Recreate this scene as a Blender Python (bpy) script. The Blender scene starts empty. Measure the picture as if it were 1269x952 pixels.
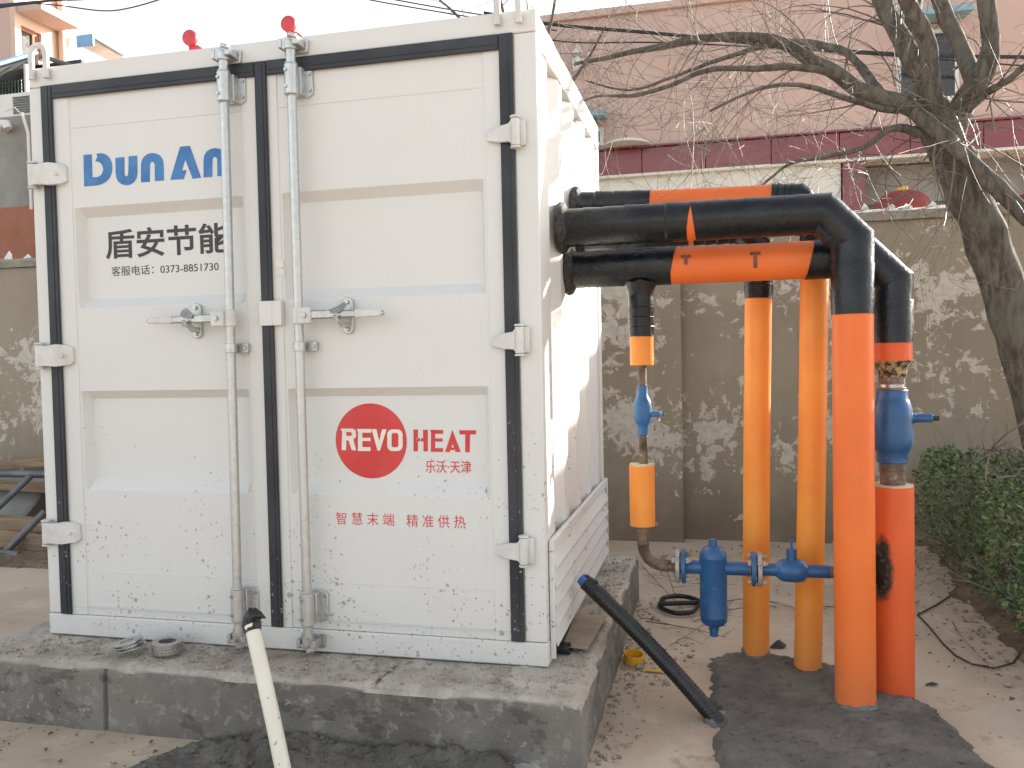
import bpy, bmesh, math, random
from mathutils import Vector, Matrix, noise as mnoise

random.seed(7)
S = bpy.context.scene
COL = S.collection

# ------------------------------------------------------------------ camera
CAM = Vector((0.6662, -3.2457, 1.5227))
YAW, PITCH, ROLL = -0.238895, -0.0335153, -0.0208662
FPX, PW, PH = 1042.65, 1269.0, 952.0
_f = Vector((math.sin(YAW) * math.cos(PITCH), math.cos(YAW) * math.cos(PITCH), math.sin(PITCH)))
_r0 = Vector((math.cos(YAW), -math.sin(YAW), 0))
_u0 = _r0.cross(_f)
_r = _r0 * math.cos(ROLL) + _u0 * math.sin(ROLL)
_u = -_r0 * math.sin(ROLL) + _u0 * math.cos(ROLL)
cd = bpy.data.cameras.new('camera')
cam = bpy.data.objects.new('camera', cd)
COL.objects.link(cam)
cam.matrix_world = Matrix(((_r.x, _u.x, -_f.x, CAM.x), (_r.y, _u.y, -_f.y, CAM.y), (_r.z, _u.z, -_f.z, CAM.z), (0, 0, 0, 1)))
cd.sensor_fit = 'HORIZONTAL'
cd.sensor_width = 36.0
cd.lens = FPX / PW * 36.0
cd.clip_start = 0.05
cd.clip_end = 400
S.camera = cam
S.render.resolution_x, S.render.resolution_y = 1024, 768

# ------------------------------------------------------------------ light
SUN_AZ = math.radians(49)                    # from +X towards +Y
SUN_EL = math.atan(0.48 * math.sin(SUN_AZ))
sdir = Vector((math.cos(SUN_EL) * math.cos(SUN_AZ), math.cos(SUN_EL) * math.sin(SUN_AZ), math.sin(SUN_EL)))
w = bpy.data.worlds.new('World')
S.world = w
w.use_nodes = True
nt = w.node_tree
bg = nt.nodes['Background']
sky = nt.nodes.new('ShaderNodeTexSky')
sky.sky_type = 'NISHITA'
sky.sun_disc = False
sky.sun_elevation = SUN_EL
sky.sun_rotation = math.atan2(sdir.x, sdir.y)
sky.air_density = 1.0
sky.dust_density = 2.0
sky.ozone_density = 1.0
hs = nt.nodes.new('ShaderNodeHueSaturation')
hs.inputs['Saturation'].default_value = 0.33   # thin winter haze whitens the whole sky
nt.links.new(sky.outputs[0], hs.inputs['Color'])
nt.links.new(hs.outputs[0], bg.inputs['Color'])
bg.inputs['Strength'].default_value = 0.15
sl = bpy.data.lights.new('sun', 'SUN')
sl.energy = 5.0
sl.angle = math.radians(0.6)
sl.color = (1.0, 0.93, 0.83)
so = bpy.data.objects.new('sun', sl)
COL.objects.link(so)
so.rotation_euler = sdir.to_track_quat('Z', 'Y').to_euler()
so.location = sdir * 30
S.view_settings.view_transform = 'Standard'
S.view_settings.look = 'None'
S.view_settings.gamma = 1
S.view_settings.use_curve_mapping = False
S.view_settings.exposure = 1.46
S.render.engine = 'CYCLES'
S.cycles.use_denoising = True
S.cycles.max_bounces = 6


def spot(px, py, X=None, Y=None, Z=None):
    """the point of the place seen at a photograph pixel, on a plane X=, Y= or Z="""
    d = _f + _r * ((px - PW / 2) / FPX) - _u * ((py - PH / 2) / FPX)
    if X is not None:
        t = (X - CAM.x) / d.x
    elif Y is not None:
        t = (Y - CAM.y) / d.y
    else:
        t = (Z - CAM.z) / d.z
    return CAM + d * t


# ------------------------------------------------------------------ materials
class NT:
    def __init__(self, name):
        self.m = bpy.data.materials.new(name)
        self.m.use_nodes = True
        self.t = self.m.node_tree
        self.b = self.t.nodes['Principled BSDF']
        self.tc = self.t.nodes.new('ShaderNodeTexCoord')
        self.co = self.tc.outputs['Object']

    def n(self, typ, **kw):
        nd = self.t.nodes.new(typ)
        for k, v in kw.items():
            setattr(nd, k, v)
        return nd

    def l(self, a, b):
        self.t.links.new(a, b)

    def map(self, scale=(1, 1, 1), loc=(0, 0, 0), co=None):
        nd = self.n('ShaderNodeMapping')
        nd.inputs['Scale'].default_value = scale
        nd.inputs['Location'].default_value = loc
        self.l(co or self.co, nd.inputs['Vector'])
        return nd.outputs[0]

    def noise(self, scale, detail=4, rough=0.55, co=None, dist=0.0):
        nd = self.n('ShaderNodeTexNoise')
        nd.inputs['Scale'].default_value = scale
        nd.inputs['Detail'].default_value = detail
        nd.inputs['Roughness'].default_value = rough
        nd.inputs['Distortion'].default_value = dist
        self.l(co or self.co, nd.inputs['Vector'])
        return nd.outputs['Fac']

    def voro(self, scale, feature='F1', out='Distance', co=None, rnd=1.0):
        nd = self.n('ShaderNodeTexVoronoi', feature=feature)
        nd.inputs['Scale'].default_value = scale
        nd.inputs['Randomness'].default_value = rnd
        self.l(co or self.co, nd.inputs['Vector'])
        return nd.outputs[out]

    def ramp(self, fac, lo, hi, a=0.0, b=1.0, smooth=True):
        nd = self.n('ShaderNodeMapRange')
        nd.interpolation_type = 'SMOOTHSTEP' if smooth else 'LINEAR'
        nd.inputs['From Min'].default_value = lo
        nd.inputs['From Max'].default_value = hi
        nd.inputs['To Min'].default_value = a
        nd.inputs['To Max'].default_value = b
        self.l(fac, nd.inputs['Value'])
        return nd.outputs[0]

    def math(self, op, a, b=None):
        nd = self.n('ShaderNodeMath', operation=op)
        for i, v in enumerate((a, b)):
            if v is None:
                continue
            if isinstance(v, (int, float)):
                nd.inputs[i].default_value = v
            else:
                self.l(v, nd.inputs[i])
        return nd.outputs[0]

    def sep(self, co=None):
        nd = self.n('ShaderNodeSeparateXYZ')
        self.l(co or self.co, nd.inputs[0])
        return nd.outputs

    def mix(self, fac, a, b):
        nd = self.n('ShaderNodeMix', data_type='RGBA')
        for v, s in ((fac, nd.inputs[0]), (a, nd.inputs[6]), (b, nd.inputs[7])):
            if isinstance(v, (int, float)):
                s.default_value = v
            elif isinstance(v, (tuple, list)):
                s.default_value = (*v, 1)
            else:
                self.l(v, s)
        return nd.outputs[2]

    def bump(self, h, strength=0.3, dist=0.01):
        nd = self.n('ShaderNodeBump')
        nd.inputs['Strength'].default_value = strength
        nd.inputs['Distance'].default_value = dist
        self.l(h, nd.inputs['Height'])
        if self.b.inputs['Normal'].is_linked:
            self.l(self.b.inputs['Normal'].links[0].from_socket, nd.inputs['Normal'])
        self.l(nd.outputs[0], self.b.inputs['Normal'])

    def out(self, color=None, rough=None, metal=0.0, spec=None):
        if color is not None:
            if isinstance(color, (tuple, list)):
                self.b.inputs['Base Color'].default_value = (*color, 1)
            else:
                self.l(color, self.b.inputs['Base Color'])
        if rough is not None:
            if isinstance(rough, (int, float)):
                self.b.inputs['Roughness'].default_value = rough
            else:
                self.l(rough, self.b.inputs['Roughness'])
        self.b.inputs['Metallic'].default_value = metal
        if spec is not None:
            self.b.inputs['Specular IOR Level'].default_value = spec
        return self.m


def sc(c, k):
    return tuple(min(1, x * k) for x in c)


def worn(name, c, rough=0.6, metal=0.0, scale=6.0, amt=0.25, bump=0.15, bscale=60, c2=None, bdist=0.004, spec=None):
    """plain surface with two-scale tone variation and fine relief"""
    t = NT(name)
    f = t.ramp(t.noise(scale, 6, 0.6), 0.3, 0.7)
    f2 = t.ramp(t.noise(scale * 9, 5, 0.6), 0.3, 0.75)
    col = t.mix(f, sc(c, 1 - amt), sc(c, 1 + amt * 0.6) if c2 is None else c2)
    col = t.mix(t.math('MULTIPLY', f2, 0.4), col, sc(c, 1 - amt * 0.9))
    if bump:
        t.bump(t.noise(bscale, 5, 0.6), bump, bdist)
    return t.out(col, t.ramp(f2, 0, 1, rough * 0.9, min(1, rough * 1.12)), metal, spec)


def specks(t, col, root_z, speck_col=(0.19, 0.18, 0.165), dens=1.0):
    """thrown mortar drops, thicker towards the bottom; local z runs up from root_z"""
    z = t.sep()[2]
    low = t.ramp(z, 0.05, 1.55, 1.0, 0.06)
    clump = t.ramp(t.noise(3.2, 3), 0.38, 0.62, 0.25, 1.0)
    wob = t.n('ShaderNodeVectorMath', operation='ADD')
    nz = t.n('ShaderNodeTexNoise')
    nz.inputs['Scale'].default_value = 150
    nz.inputs['Detail'].default_value = 3
    t.l(t.co, nz.inputs['Vector'])
    sc_ = t.n('ShaderNodeVectorMath', operation='SCALE')
    sc_.inputs['Scale'].default_value = 0.017
    t.l(nz.outputs['Color'], sc_.inputs[0])
    t.l(t.co, wob.inputs[0])
    t.l(sc_.outputs[0], wob.inputs[1])
    total = None
    for s, rmax in ((17, 0.22), (39, 0.40), (70, 0.42)):
        v = t.n('ShaderNodeTexVoronoi')
        v.inputs['Scale'].default_value = s
        t.l(t.map((1, 0.15, 1), co=wob.outputs[0]), v.inputs['Vector'])
        rnd = t.sep(v.outputs['Color'])[0]
        lim = t.math('MULTIPLY', t.math('MULTIPLY', t.math('MULTIPLY', low, clump), rmax * dens), t.math('POWER', rnd, 2.2))
        hit = t.math('LESS_THAN', v.outputs['Distance'], lim)
        total = hit if total is None else t.math('MAXIMUM', total, hit)
    tint = t.ramp(t.noise(25, 2), 0.35, 0.65)
    return t.mix(t.math('MULTIPLY', total, 0.68), col, t.mix(tint, speck_col, (0.34, 0.33, 0.31))), total


M = {}


def make_materials():
    # container paint
    t = NT('container_paint')
    stre = t.noise(1.0, 5, 0.65, co=t.map((61, 6, 0.5)))
    st = t.ramp(stre, 0.55, 0.85, 0, 0.22)
    big = t.ramp(t.noise(1.6, 4), 0.35, 0.7, 0, 0.28)
    col = t.mix(big, (0.680, 0.678, 0.656), (0.635, 0.628, 0.600))
    col = t.mix(st, col, (0.56, 0.53, 0.47))
    scr = t.ramp(t.noise(14, 8, 0.75, dist=1.0), 0.68, 0.73, 0, 0.5)
    col = t.mix(scr, col, (0.48, 0.46, 0.42))
    run = t.ramp(t.noise(1.0, 4, 0.7, co=t.map((110, 6, 1.1), (2, 0, 5))), 0.70, 0.80, 0, 0.45)
    col = t.mix(run, col, (0.40, 0.36, 0.30))
    z = t.sep()[2]
    low = t.math('MULTIPLY', t.ramp(z, 0.0, 0.35, 0.35, 0), t.noise(9, 5, 0.7))
    col = t.mix(low, col, (0.42, 0.38, 0.32))
    col, tot = specks(t, col, 0)
    t.bump(t.noise(24, 3, 0.5), 0.05, 0.006)
    M['white'] = t.out(col, 0.48, spec=0.35)
    M['hinge'] = worn('painted_steel_hinge', (0.64, 0.63, 0.605), 0.42, 0.0, 9, 0.16, 0.12, 80)
    # rubber gasket
    t = NT('gasket_rubber')
    col = t.mix(t.ramp(t.noise(3, 5), 0.35, 0.7), (0.016, 0.018, 0.024), (0.034, 0.037, 0.044))
    col, tot = specks(t, col, 0, (0.45, 0.44, 0.42), 0.9)
    t.bump(t.noise(40, 4), 0.15, 0.004)
    M['gasket'] = t.out(col, 0.55)
    # galvanised
    t = NT('galvanised_steel')
    v = t.voro(55, out='Color')
    g = t.sep(v)[0]
    col = t.mix(g, (0.50, 0.51, 0.50), (0.57, 0.58, 0.57))
    col = t.mix(t.ramp(t.noise(5, 6, 0.7), 0.55, 0.8, 0, 0.45), col, (0.33, 0.30, 0.25))
    t.bump(t.noise(60, 4), 0.08, 0.002)
    M['galv'] = t.out(col, 0.42, 0.75)
    t = NT('rust_stained_steel')
    col = t.mix(t.ramp(t.noise(22, 6, 0.7), 0.50, 0.68), (0.40, 0.39, 0.37), (0.16, 0.085, 0.045))
    t.bump(t.noise(70, 4), 0.3, 0.003)
    M['rusty'] = t.out(col, 0.6, 0.4)
    M['steel'] = worn('bright_zinc_steel', (0.46, 0.46, 0.45), 0.28, 0.85, 14, 0.2, 0.08, 90)
    t = NT('mill_steel')
    col = t.mix(t.ramp(t.noise(11, 7, 0.72), 0.36, 0.62), (0.07, 0.055, 0.045), (0.24, 0.165, 0.12))
    col = t.mix(t.ramp(t.noise(28, 5, 0.7), 0.58, 0.7), col, (0.30, 0.28, 0.25))
    t.bump(t.noise(60, 5), 0.3, 0.003)
    M['mill'] = t.out(col, 0.62, 0.35)
    # orange polyethylene jackets
    for nm, c, c2 in (('orange', (0.84, 0.185, 0.034), (0.76, 0.150, 0.030)), ('orange_pale', (0.88, 0.335, 0.050), (0.80, 0.235, 0.038)), ('orange_dark', (0.74, 0.125, 0.028), (0.66, 0.105, 0.024))):
        t = NT(nm + '_jacket')
        f = t.ramp(t.noise(2.0, 5, 0.6), 0.3, 0.7)
        col = t.mix(f, c, c2)
        sm = t.ramp(t.noise(5.5, 6, 0.7, dist=0.6), 0.57, 0.74, 0, 0.36)
        col = t.mix(sm, col, (0.42, 0.19, 0.09))
        dust = t.math('MULTIPLY', t.ramp(t.sep()[2], 0.0, 0.40, 0.45, 0.0), t.noise(12, 6, 0.7))
        col = t.mix(dust, col, (0.45, 0.26, 0.15))
        t.bump(t.noise(5, 3, 0.5, co=t.map((1, 1, 0.35))), 0.12, 0.02)
        t.bump(t.noise(120, 3), 0.05, 0.001)
        M[nm] = t.out(col, t.ramp(t.noise(7, 5), 0.3, 0.7, 0.36, 0.52), spec=0.4)
    # the jacket that was burnt where the branch was welded in (local z up from the ground)
    t = NT('scorched_orange_jacket')
    base = t.mix(t.ramp(t.noise(2.0, 5), 0.3, 0.7), (0.74, 0.125, 0.030), (0.65, 0.103, 0.026))
    vm = t.n('ShaderNodeVectorMath', operation='SUBTRACT')
    vm.inputs[1].default_value = (-0.058, -0.062, 0.585)
    t.l(t.co, vm.inputs[0])
    ln = t.n('ShaderNodeVectorMath', operation='LENGTH')
    t.l(t.map((1.0, 1.0, 0.34), co=vm.outputs[0]), ln.inputs[0])
    dd = t.math('ADD', ln.outputs['Value'], t.math('MULTIPLY', t.math('SUBTRACT', t.noise(24, 5, 0.65), 0.5), 0.045))
    burn = t.ramp(dd, 0.036, 0.058, 1, 0)
    col = t.mix(burn, base, t.mix(t.noise(50, 4), (0.012, 0.011, 0.010), (0.06, 0.05, 0.042)))
    t.bump(t.noise(60, 5), 0.25, 0.003)
    M['scorched'] = t.out(col, 0.5, spec=0.4)
    # black wrapping tape
    t = NT('black_wrap')
    col = t.mix(t.ramp(t.noise(9, 5, 0.6), 0.35, 0.7), (0.007, 0.008, 0.010), (0.016, 0.017, 0.019))
    dusty = t.ramp(t.noise(4, 6, 0.7), 0.55, 0.85, 0, 0.25)
    col = t.mix(dusty, col, (0.075, 0.068, 0.058))
    t.bump(t.noise(20, 5, 0.6, dist=1.2), 0.35, 0.009)
    t.bump(t.noise(130, 3), 0.12, 0.002)
    M['black'] = t.out(col, t.ramp(t.noise(13, 4), 0.3, 0.7, 0.18, 0.36), spec=0.36)
    M['rubber'] = worn('matt_black_plastic', (0.011, 0.012, 0.012), 0.40, 0, 12, 0.3, 0.12, 70, (0.024, 0.024, 0.023))
    t = NT('crusted_tar')
    col = t.mix(t.ramp(t.noise(40, 5, 0.7), 0.4, 0.65), (0.012, 0.012, 0.012), (0.07, 0.06, 0.05))
    t.bump(t.noise(55, 6, 0.7), 0.8, 0.012)
    M['tar'] = t.out(col, 0.6)
    t = NT('burnt_foam')
    col = t.mix(t.ramp(t.noise(35, 5, 0.7), 0.42, 0.6), (0.025, 0.018, 0.012), (0.42, 0.31, 0.16))
    t.bump(t.noise(80, 5), 0.6, 0.008)
    M['burnt'] = t.out(col, 0.8)
    M['char'] = worn('charred_foam', (0.018, 0.016, 0.014), 0.8, 0, 30, 0.4, 0.5, 80, (0.07, 0.06, 0.05))
    M['foam'] = worn('insulating_foam', (0.62, 0.52, 0.33), 0.85, 0, 30, 0.25, 0.5, 120)
    # blue enamel
    t = NT('blue_enamel')
    col = t.mix(t.ramp(t.noise(6, 5), 0.3, 0.7), (0.016, 0.080, 0.205), (0.026, 0.112, 0.275))
    ch = t.ramp(t.noise(26, 7, 0.75), 0.62, 0.67, 0, 0.75)
    col = t.mix(ch, col, (0.20, 0.20, 0.20))
    t.bump(t.noise(45, 4), 0.12, 0.003)
    M['blue'] = t.out(col, 0.34)
    M['sky_blue'] = worn('sky_blue_paint', (0.025, 0.13, 0.31), 0.4, 0, 12, 0.25, 0.1, 60)
    # lettering
    M['ink_blue'] = worn('blue_lettering', (0.035, 0.17, 0.44), 0.5, 0, 9, 0.18, 0, 1, (0.05, 0.22, 0.50))
    M['ink_black'] = worn('black_lettering', (0.035, 0.033, 0.033), 0.5, 0, 20, 0.3, 0)
    t = NT('red_lettering')
    col = t.mix(t.ramp(t.noise(6, 4), 0.3, 0.7), (0.56, 0.035, 0.035), (0.64, 0.055, 0.05))
    ch = t.ramp(t.noise(42, 5, 0.7), 0.69, 0.72)
    M['ink_red'] = t.out(t.mix(ch, col, (0.70, 0.62, 0.55)), 0.5)
    M['ink_white'] = worn('white_lettering', (0.78, 0.73, 0.67), 0.5, 0, 12, 0.08, 0)
    M['paper'] = worn('white_paper', (0.74, 0.72, 0.66), 0.7, 0, 10, 0.1, 0)
    # masonry and ground
    t = NT('peeling_wall_plaster')
    base = t.mix(t.ramp(t.noise(0.9, 6, 0.6), 0.3, 0.7), (0.262, 0.214, 0.156), (0.345, 0.290, 0.216))
    base = t.mix(t.ramp(t.noise(1.0, 5, 0.7, co=t.map((9, 9, 0.8))), 0.52, 0.75, 0, 0.5), base, (0.39, 0.332, 0.252))
    z = t.sep()[2]
    foot_tone = t.math('MULTIPLY', t.ramp(z, 0.0, 0.75, 0.9, 0.0), t.ramp(t.noise(2.4, 5, 0.6), 0.25, 0.6))  # blotchy, darker towards the wall foot
    base = t.mix(foot_tone, base, (0.185, 0.142, 0.105))
    big = t.noise(1.7, 3, 0.5, co=t.map((1.0, 1.0, 1.0), (3.3, 0, 1.2)))
    fine = t.noise(9.5, 9, 0.70, dist=0.5)
    band = t.math('MULTIPLY', t.ramp(z, 0.35, 0.8), t.ramp(z, 2.2, 1.9))
    pk = t.math('ADD', t.math('MULTIPLY', big, 0.55), t.math('MULTIPLY', fine, 0.75))
    pk = t.math('ADD', pk, t.math('MULTIPLY', band, 0.045))
    peel = t.ramp(pk, 0.735, 0.746)
    peelc = t.mix(t.ramp(t.noise(16, 5, 0.7), 0.3, 0.7), (0.48, 0.43, 0.36), (0.66, 0.60, 0.515))
    col = t.mix(t.math('MULTIPLY', peel, 0.85), base, peelc)
    cr = t.ramp(t.voro(2.2, 'DISTANCE_TO_EDGE', co=t.map((1, 1, 1.6))), 0.0, 0.012, 1, 0)
    cr = t.math('MULTIPLY', cr, t.ramp(t.noise(2.0, 3), 0.62, 0.68))
    col = t.mix(t.math('MULTIPLY', cr, 0.4), col, (0.09, 0.07, 0.055))
    t.bump(t.noise(28, 7, 0.65), 0.30, 0.012)
    t.bump(peel, 0.35, 0.006)
    M['plaster'] = t.out(col, 0.92)
    M['coping'] = worn('cement_coping', (0.30, 0.265, 0.22), 0.95, 0, 8, 0.25, 0.6, 40, bdist=0.012)
    # plinth concrete
    t = NT('plinth_concrete')
    z = t.sep()[2]
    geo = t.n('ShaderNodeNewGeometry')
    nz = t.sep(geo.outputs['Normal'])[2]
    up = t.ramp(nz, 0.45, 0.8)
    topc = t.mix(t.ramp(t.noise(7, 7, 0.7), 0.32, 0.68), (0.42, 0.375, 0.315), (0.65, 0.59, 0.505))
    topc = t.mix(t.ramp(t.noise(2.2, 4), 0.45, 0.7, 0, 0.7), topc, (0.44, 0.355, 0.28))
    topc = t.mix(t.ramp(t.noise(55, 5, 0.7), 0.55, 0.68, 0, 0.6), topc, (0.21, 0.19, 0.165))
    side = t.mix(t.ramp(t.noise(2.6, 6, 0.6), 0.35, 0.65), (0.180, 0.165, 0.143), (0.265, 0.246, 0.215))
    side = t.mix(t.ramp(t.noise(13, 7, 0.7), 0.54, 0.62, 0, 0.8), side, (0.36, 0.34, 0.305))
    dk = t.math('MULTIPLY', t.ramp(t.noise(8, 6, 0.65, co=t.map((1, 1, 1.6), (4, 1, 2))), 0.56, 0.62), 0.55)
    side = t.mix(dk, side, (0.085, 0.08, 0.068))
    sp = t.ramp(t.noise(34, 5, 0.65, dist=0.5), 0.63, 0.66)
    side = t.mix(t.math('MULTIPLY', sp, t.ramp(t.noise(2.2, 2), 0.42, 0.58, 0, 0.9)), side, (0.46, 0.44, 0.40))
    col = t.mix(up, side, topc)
    t.bump(t.noise(26, 8, 0.75), 0.9, 0.022)
    t.bump(t.noise(110, 5, 0.7), 0.6, 0.006)
    M['plinth'] = t.out(col, 0.93)
    # yard
    t = NT('dusty_concrete_yard')
    a = t.ramp(t.noise(0.75, 6, 0.6), 0.3, 0.7)
    col = t.mix(a, (0.42, 0.325, 0.235), (0.54, 0.44, 0.335))
    col = t.mix(t.ramp(t.noise(3.0, 7, 0.68), 0.5, 0.72, 0, 0.75), col, (0.57, 0.475, 0.36))
    col = t.mix(t.ramp(t.noise(5.2, 8, 0.72, dist=0.4), 0.56, 0.68, 0, 0.65), col, (0.29, 0.215, 0.145))
    col = t.mix(t.ramp(t.noise(70, 4, 0.7), 0.60, 0.72, 0, 0.5), col, (0.11, 0.09, 0.07))
    cr = t.ramp(t.voro(1.1, 'DISTANCE_TO_EDGE', co=t.map()), 0.0, 0.008, 1, 0)
    cr = t.math('MULTIPLY', cr, t.ramp(t.noise(1.1, 3), 0.62, 0.7, 0, 0.35))
    col = t.mix(cr, col, (0.15, 0.115, 0.085))
    t.bump(t.noise(9, 7, 0.65), 0.25, 0.02)
    t.bump(t.noise(80, 5, 0.7), 0.3, 0.004)
    M['yard'] = t.out(col, 0.95)
    t = NT('wet_mortar')
    col = t.mix(t.ramp(t.noise(5, 6, 0.65), 0.35, 0.68), (0.135, 0.124, 0.106), (0.235, 0.217, 0.188))
    col = t.mix(t.ramp(t.noise(2.2, 5), 0.52, 0.72, 0, 0.7), col, (0.21, 0.196, 0.172))
    col = t.mix(t.ramp(t.noise(60, 6, 0.7), 0.56, 0.70, 0, 0.6), col, (0.24, 0.225, 0.20))
    t.bump(t.noise(42, 8, 0.78), 1.0, 0.020)
    M['mortar'] = t.out(col, t.ramp(t.noise(4, 4), 0.3, 0.7, 0.72, 0.95))
    M['dry_mortar'] = worn('dry_mortar', (0.34, 0.325, 0.30), 0.95, 0, 14, 0.25, 0.7, 60, bdist=0.008)
    M['soil'] = worn('dry_soil', (0.16, 0.115, 0.078), 0.97, 0, 5, 0.4, 0.8, 45, (0.25, 0.185, 0.125), 0.02)
    M['stone'] = worn('rubble', (0.36, 0.29, 0.215), 0.93, 0, 20, 0.35, 0.5, 60, (0.46, 0.40, 0.32))
    M['faded_mark'] = worn('faded_print', (0.20, 0.07, 0.03), 0.6, 0, 30, 0.4, 0)
    M['grey_mortar'] = worn('grey_mortar', (0.20, 0.19, 0.17), 0.95, 0, 14, 0.3, 0.8, 60, bdist=0.01)
    # vegetation
    t = NT('tree_bark')
    rid = t.noise(1.0, 7, 0.68, co=t.map((26, 26, 6)), dist=0.6)
    col = t.mix(t.ramp(rid, 0.35, 0.65), (0.058, 0.050, 0.040), (0.160, 0.137, 0.110))
    col = t.mix(t.ramp(t.noise(3, 4), 0.5, 0.72, 0, 0.6), col, (0.17, 0.165, 0.125))
    t.bump(rid, 0.8, 0.02)
    M['bark'] = t.out(col, 0.9)
    t = NT('twig_bark')
    col = t.mix(t.ramp(t.noise(5, 3), 0.35, 0.65), (0.085, 0.066, 0.052), (0.22, 0.18, 0.14))
    M['twig'] = t.out(col, 0.62)
    t = NT('privet_leaf')
    rn = t.n('ShaderNodeNewGeometry').outputs['Random Per Island']
    col = t.mix(rn, (0.042, 0.088, 0.030), (0.165, 0.235, 0.085))
    yel = t.math('GREATER_THAN', t.math('FRACT', t.math('MULTIPLY', rn, 17.3)), 0.955)
    col = t.mix(yel, col, (0.30, 0.22, 0.09))
    t.b.inputs['Subsurface Weight'].default_value = 0.0
    M['leaf'] = t.out(col, 0.42)
    M['dry_leaf'] = worn('dry_leaf', (0.14, 0.085, 0.045), 0.8, 0, 30, 0.4, 0)
    # timber
    t = NT('weathered_timber')
    g = t.noise(1.0, 7, 0.65, co=t.map((1.5, 30, 30)), dist=0.4)
    col = t.mix(t.ramp(g, 0.3, 0.7), (0.18, 0.115, 0.065), (0.40, 0.285, 0.17))
    col = t.mix(t.ramp(t.noise(2.5, 4), 0.5, 0.7, 0, 0.5), col, (0.17, 0.14, 0.11))
    t.bump(g, 0.4, 0.006)
    M['timber'] = t.out(col, 0.85)
    M['cardboard'] = worn('plywood_sheet', (0.36, 0.28, 0.205), 0.85, 0, 7, 0.2, 0.2, 60)
    t = NT('cream_plastic_pipe')
    col = t.mix(t.ramp(t.noise(4, 5), 0.3, 0.7), (0.80, 0.75, 0.64), (0.74, 0.68, 0.56))
    col, tot = specks(t, col, 0, (0.22, 0.20, 0.17), 1.1)
    M['pale_plastic'] = t.out(col, 0.4)
    M['yellow'] = worn('yellow_plastic', (0.75, 0.42, 0.03), 0.4, 0, 9, 0.15, 0)
    M['blue_plastic'] = worn('blue_liner', (0.03, 0.16, 0.50), 0.45, 0, 9, 0.15, 0)
    M['red_plastic'] = worn('red_lamp_plastic', (0.56, 0.05, 0.06), 0.55, 0, 14, 0.15, 0.03)
    # buildings
    t = NT('pink_render')
    col = t.mix(t.ramp(t.noise(0.6, 5), 0.3, 0.7), (0.545, 0.390, 0.333), (0.59, 0.430, 0.370))  # base tone lifted, veiling glare put into the wall colour
    col = t.mix(t.ramp(t.noise(1.0, 5, 0.7, co=t.map((5, 5, 0.35))), 0.55, 0.8, 0, 0.3), col, (0.46, 0.33, 0.29))
    t.bump(t.noise(40, 4), 0.12, 0.004)
    M['pink'] = t.out(col, 0.9)
    t = NT('glazed_red_tile')
    col = t.mix(t.ramp(t.noise(1.2, 4), 0.3, 0.7), (0.205, 0.048, 0.052), (0.245, 0.064, 0.066))  # red lightened too, with the glare veil painted in
    M['red_tile'] = t.out(col, 0.22)
    M['cream'] = worn('cream_render', (0.74, 0.71, 0.63), 0.9, 0, 1.2, 0.10, 0.15, 40)
    M['peach'] = worn('peach_render', (0.68, 0.50, 0.40), 0.9, 0, 1.0, 0.08, 0.1, 40)
    M['grey_render'] = worn('grey_cement_render', (0.30, 0.29, 0.265), 0.93, 0, 1.1, 0.25, 0.25, 30)
    M['brick_orange'] = worn('orange_painted_render', (0.36, 0.15, 0.095), 0.9, 0, 1.5, 0.15, 0.2, 40)
    M['dark_gap'] = worn('dark_interior', (0.035, 0.034, 0.033), 0.7, 0, 3, 0.3, 0)  # near-black colour stands in for the shade of unlit depth in openings
    t = NT('window_glass')
    M['glass'] = t.out((0.035, 0.04, 0.045), 0.06)
    M['shard'] = worn('frosted_glass_shard', (0.72, 0.74, 0.70), 0.3, 0, 9, 0.1, 0)
    M['frame_white'] = worn('white_window_frame', (0.72, 0.70, 0.66), 0.45, 0, 4, 0.08, 0)
    M['grey_paint'] = worn('dark_grey_paint', (0.10, 0.105, 0.105), 0.5, 0, 4, 0.2, 0.1)
    M['corr_roof'] = worn('corrugated_sheet', (0.50, 0.49, 0.45), 0.5, 0.1, 3, 0.12, 0)
    M['cyan_tile'] = worn('pale_blue_canopy', (0.24, 0.42, 0.47), 0.55, 0, 5, 0.15, 0.1)
    M['green_mesh'] = worn('green_wire_mesh', (0.03, 0.085, 0.085), 0.5, 0, 5, 0.15, 0)
    M['dull_pipe'] = worn('dull_grey_pipe', (0.15, 0.15, 0.16), 0.45, 0.3, 6, 0.3, 0.1)
    M['bright_blue'] = worn('bright_blue_sheet', (0.06, 0.24, 0.52), 0.5, 0, 5, 0.1, 0)
    M['gold'] = worn('gold_trim', (0.62, 0.36, 0.08), 0.4, 0.4, 9, 0.2, 0)
    M['lantern'] = worn('red_lantern_cloth', (0.26, 0.040, 0.034), 0.7, 0, 6, 0.2, 0.2, 30)
    M['cable'] = worn('black_cable', (0.02, 0.02, 0.022), 0.5, 0, 6, 0.2, 0)
    M['cable_blue'] = worn('blue_cable', (0.02, 0.045, 0.20), 0.5, 0, 6, 0.2, 0)


make_materials()


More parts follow.
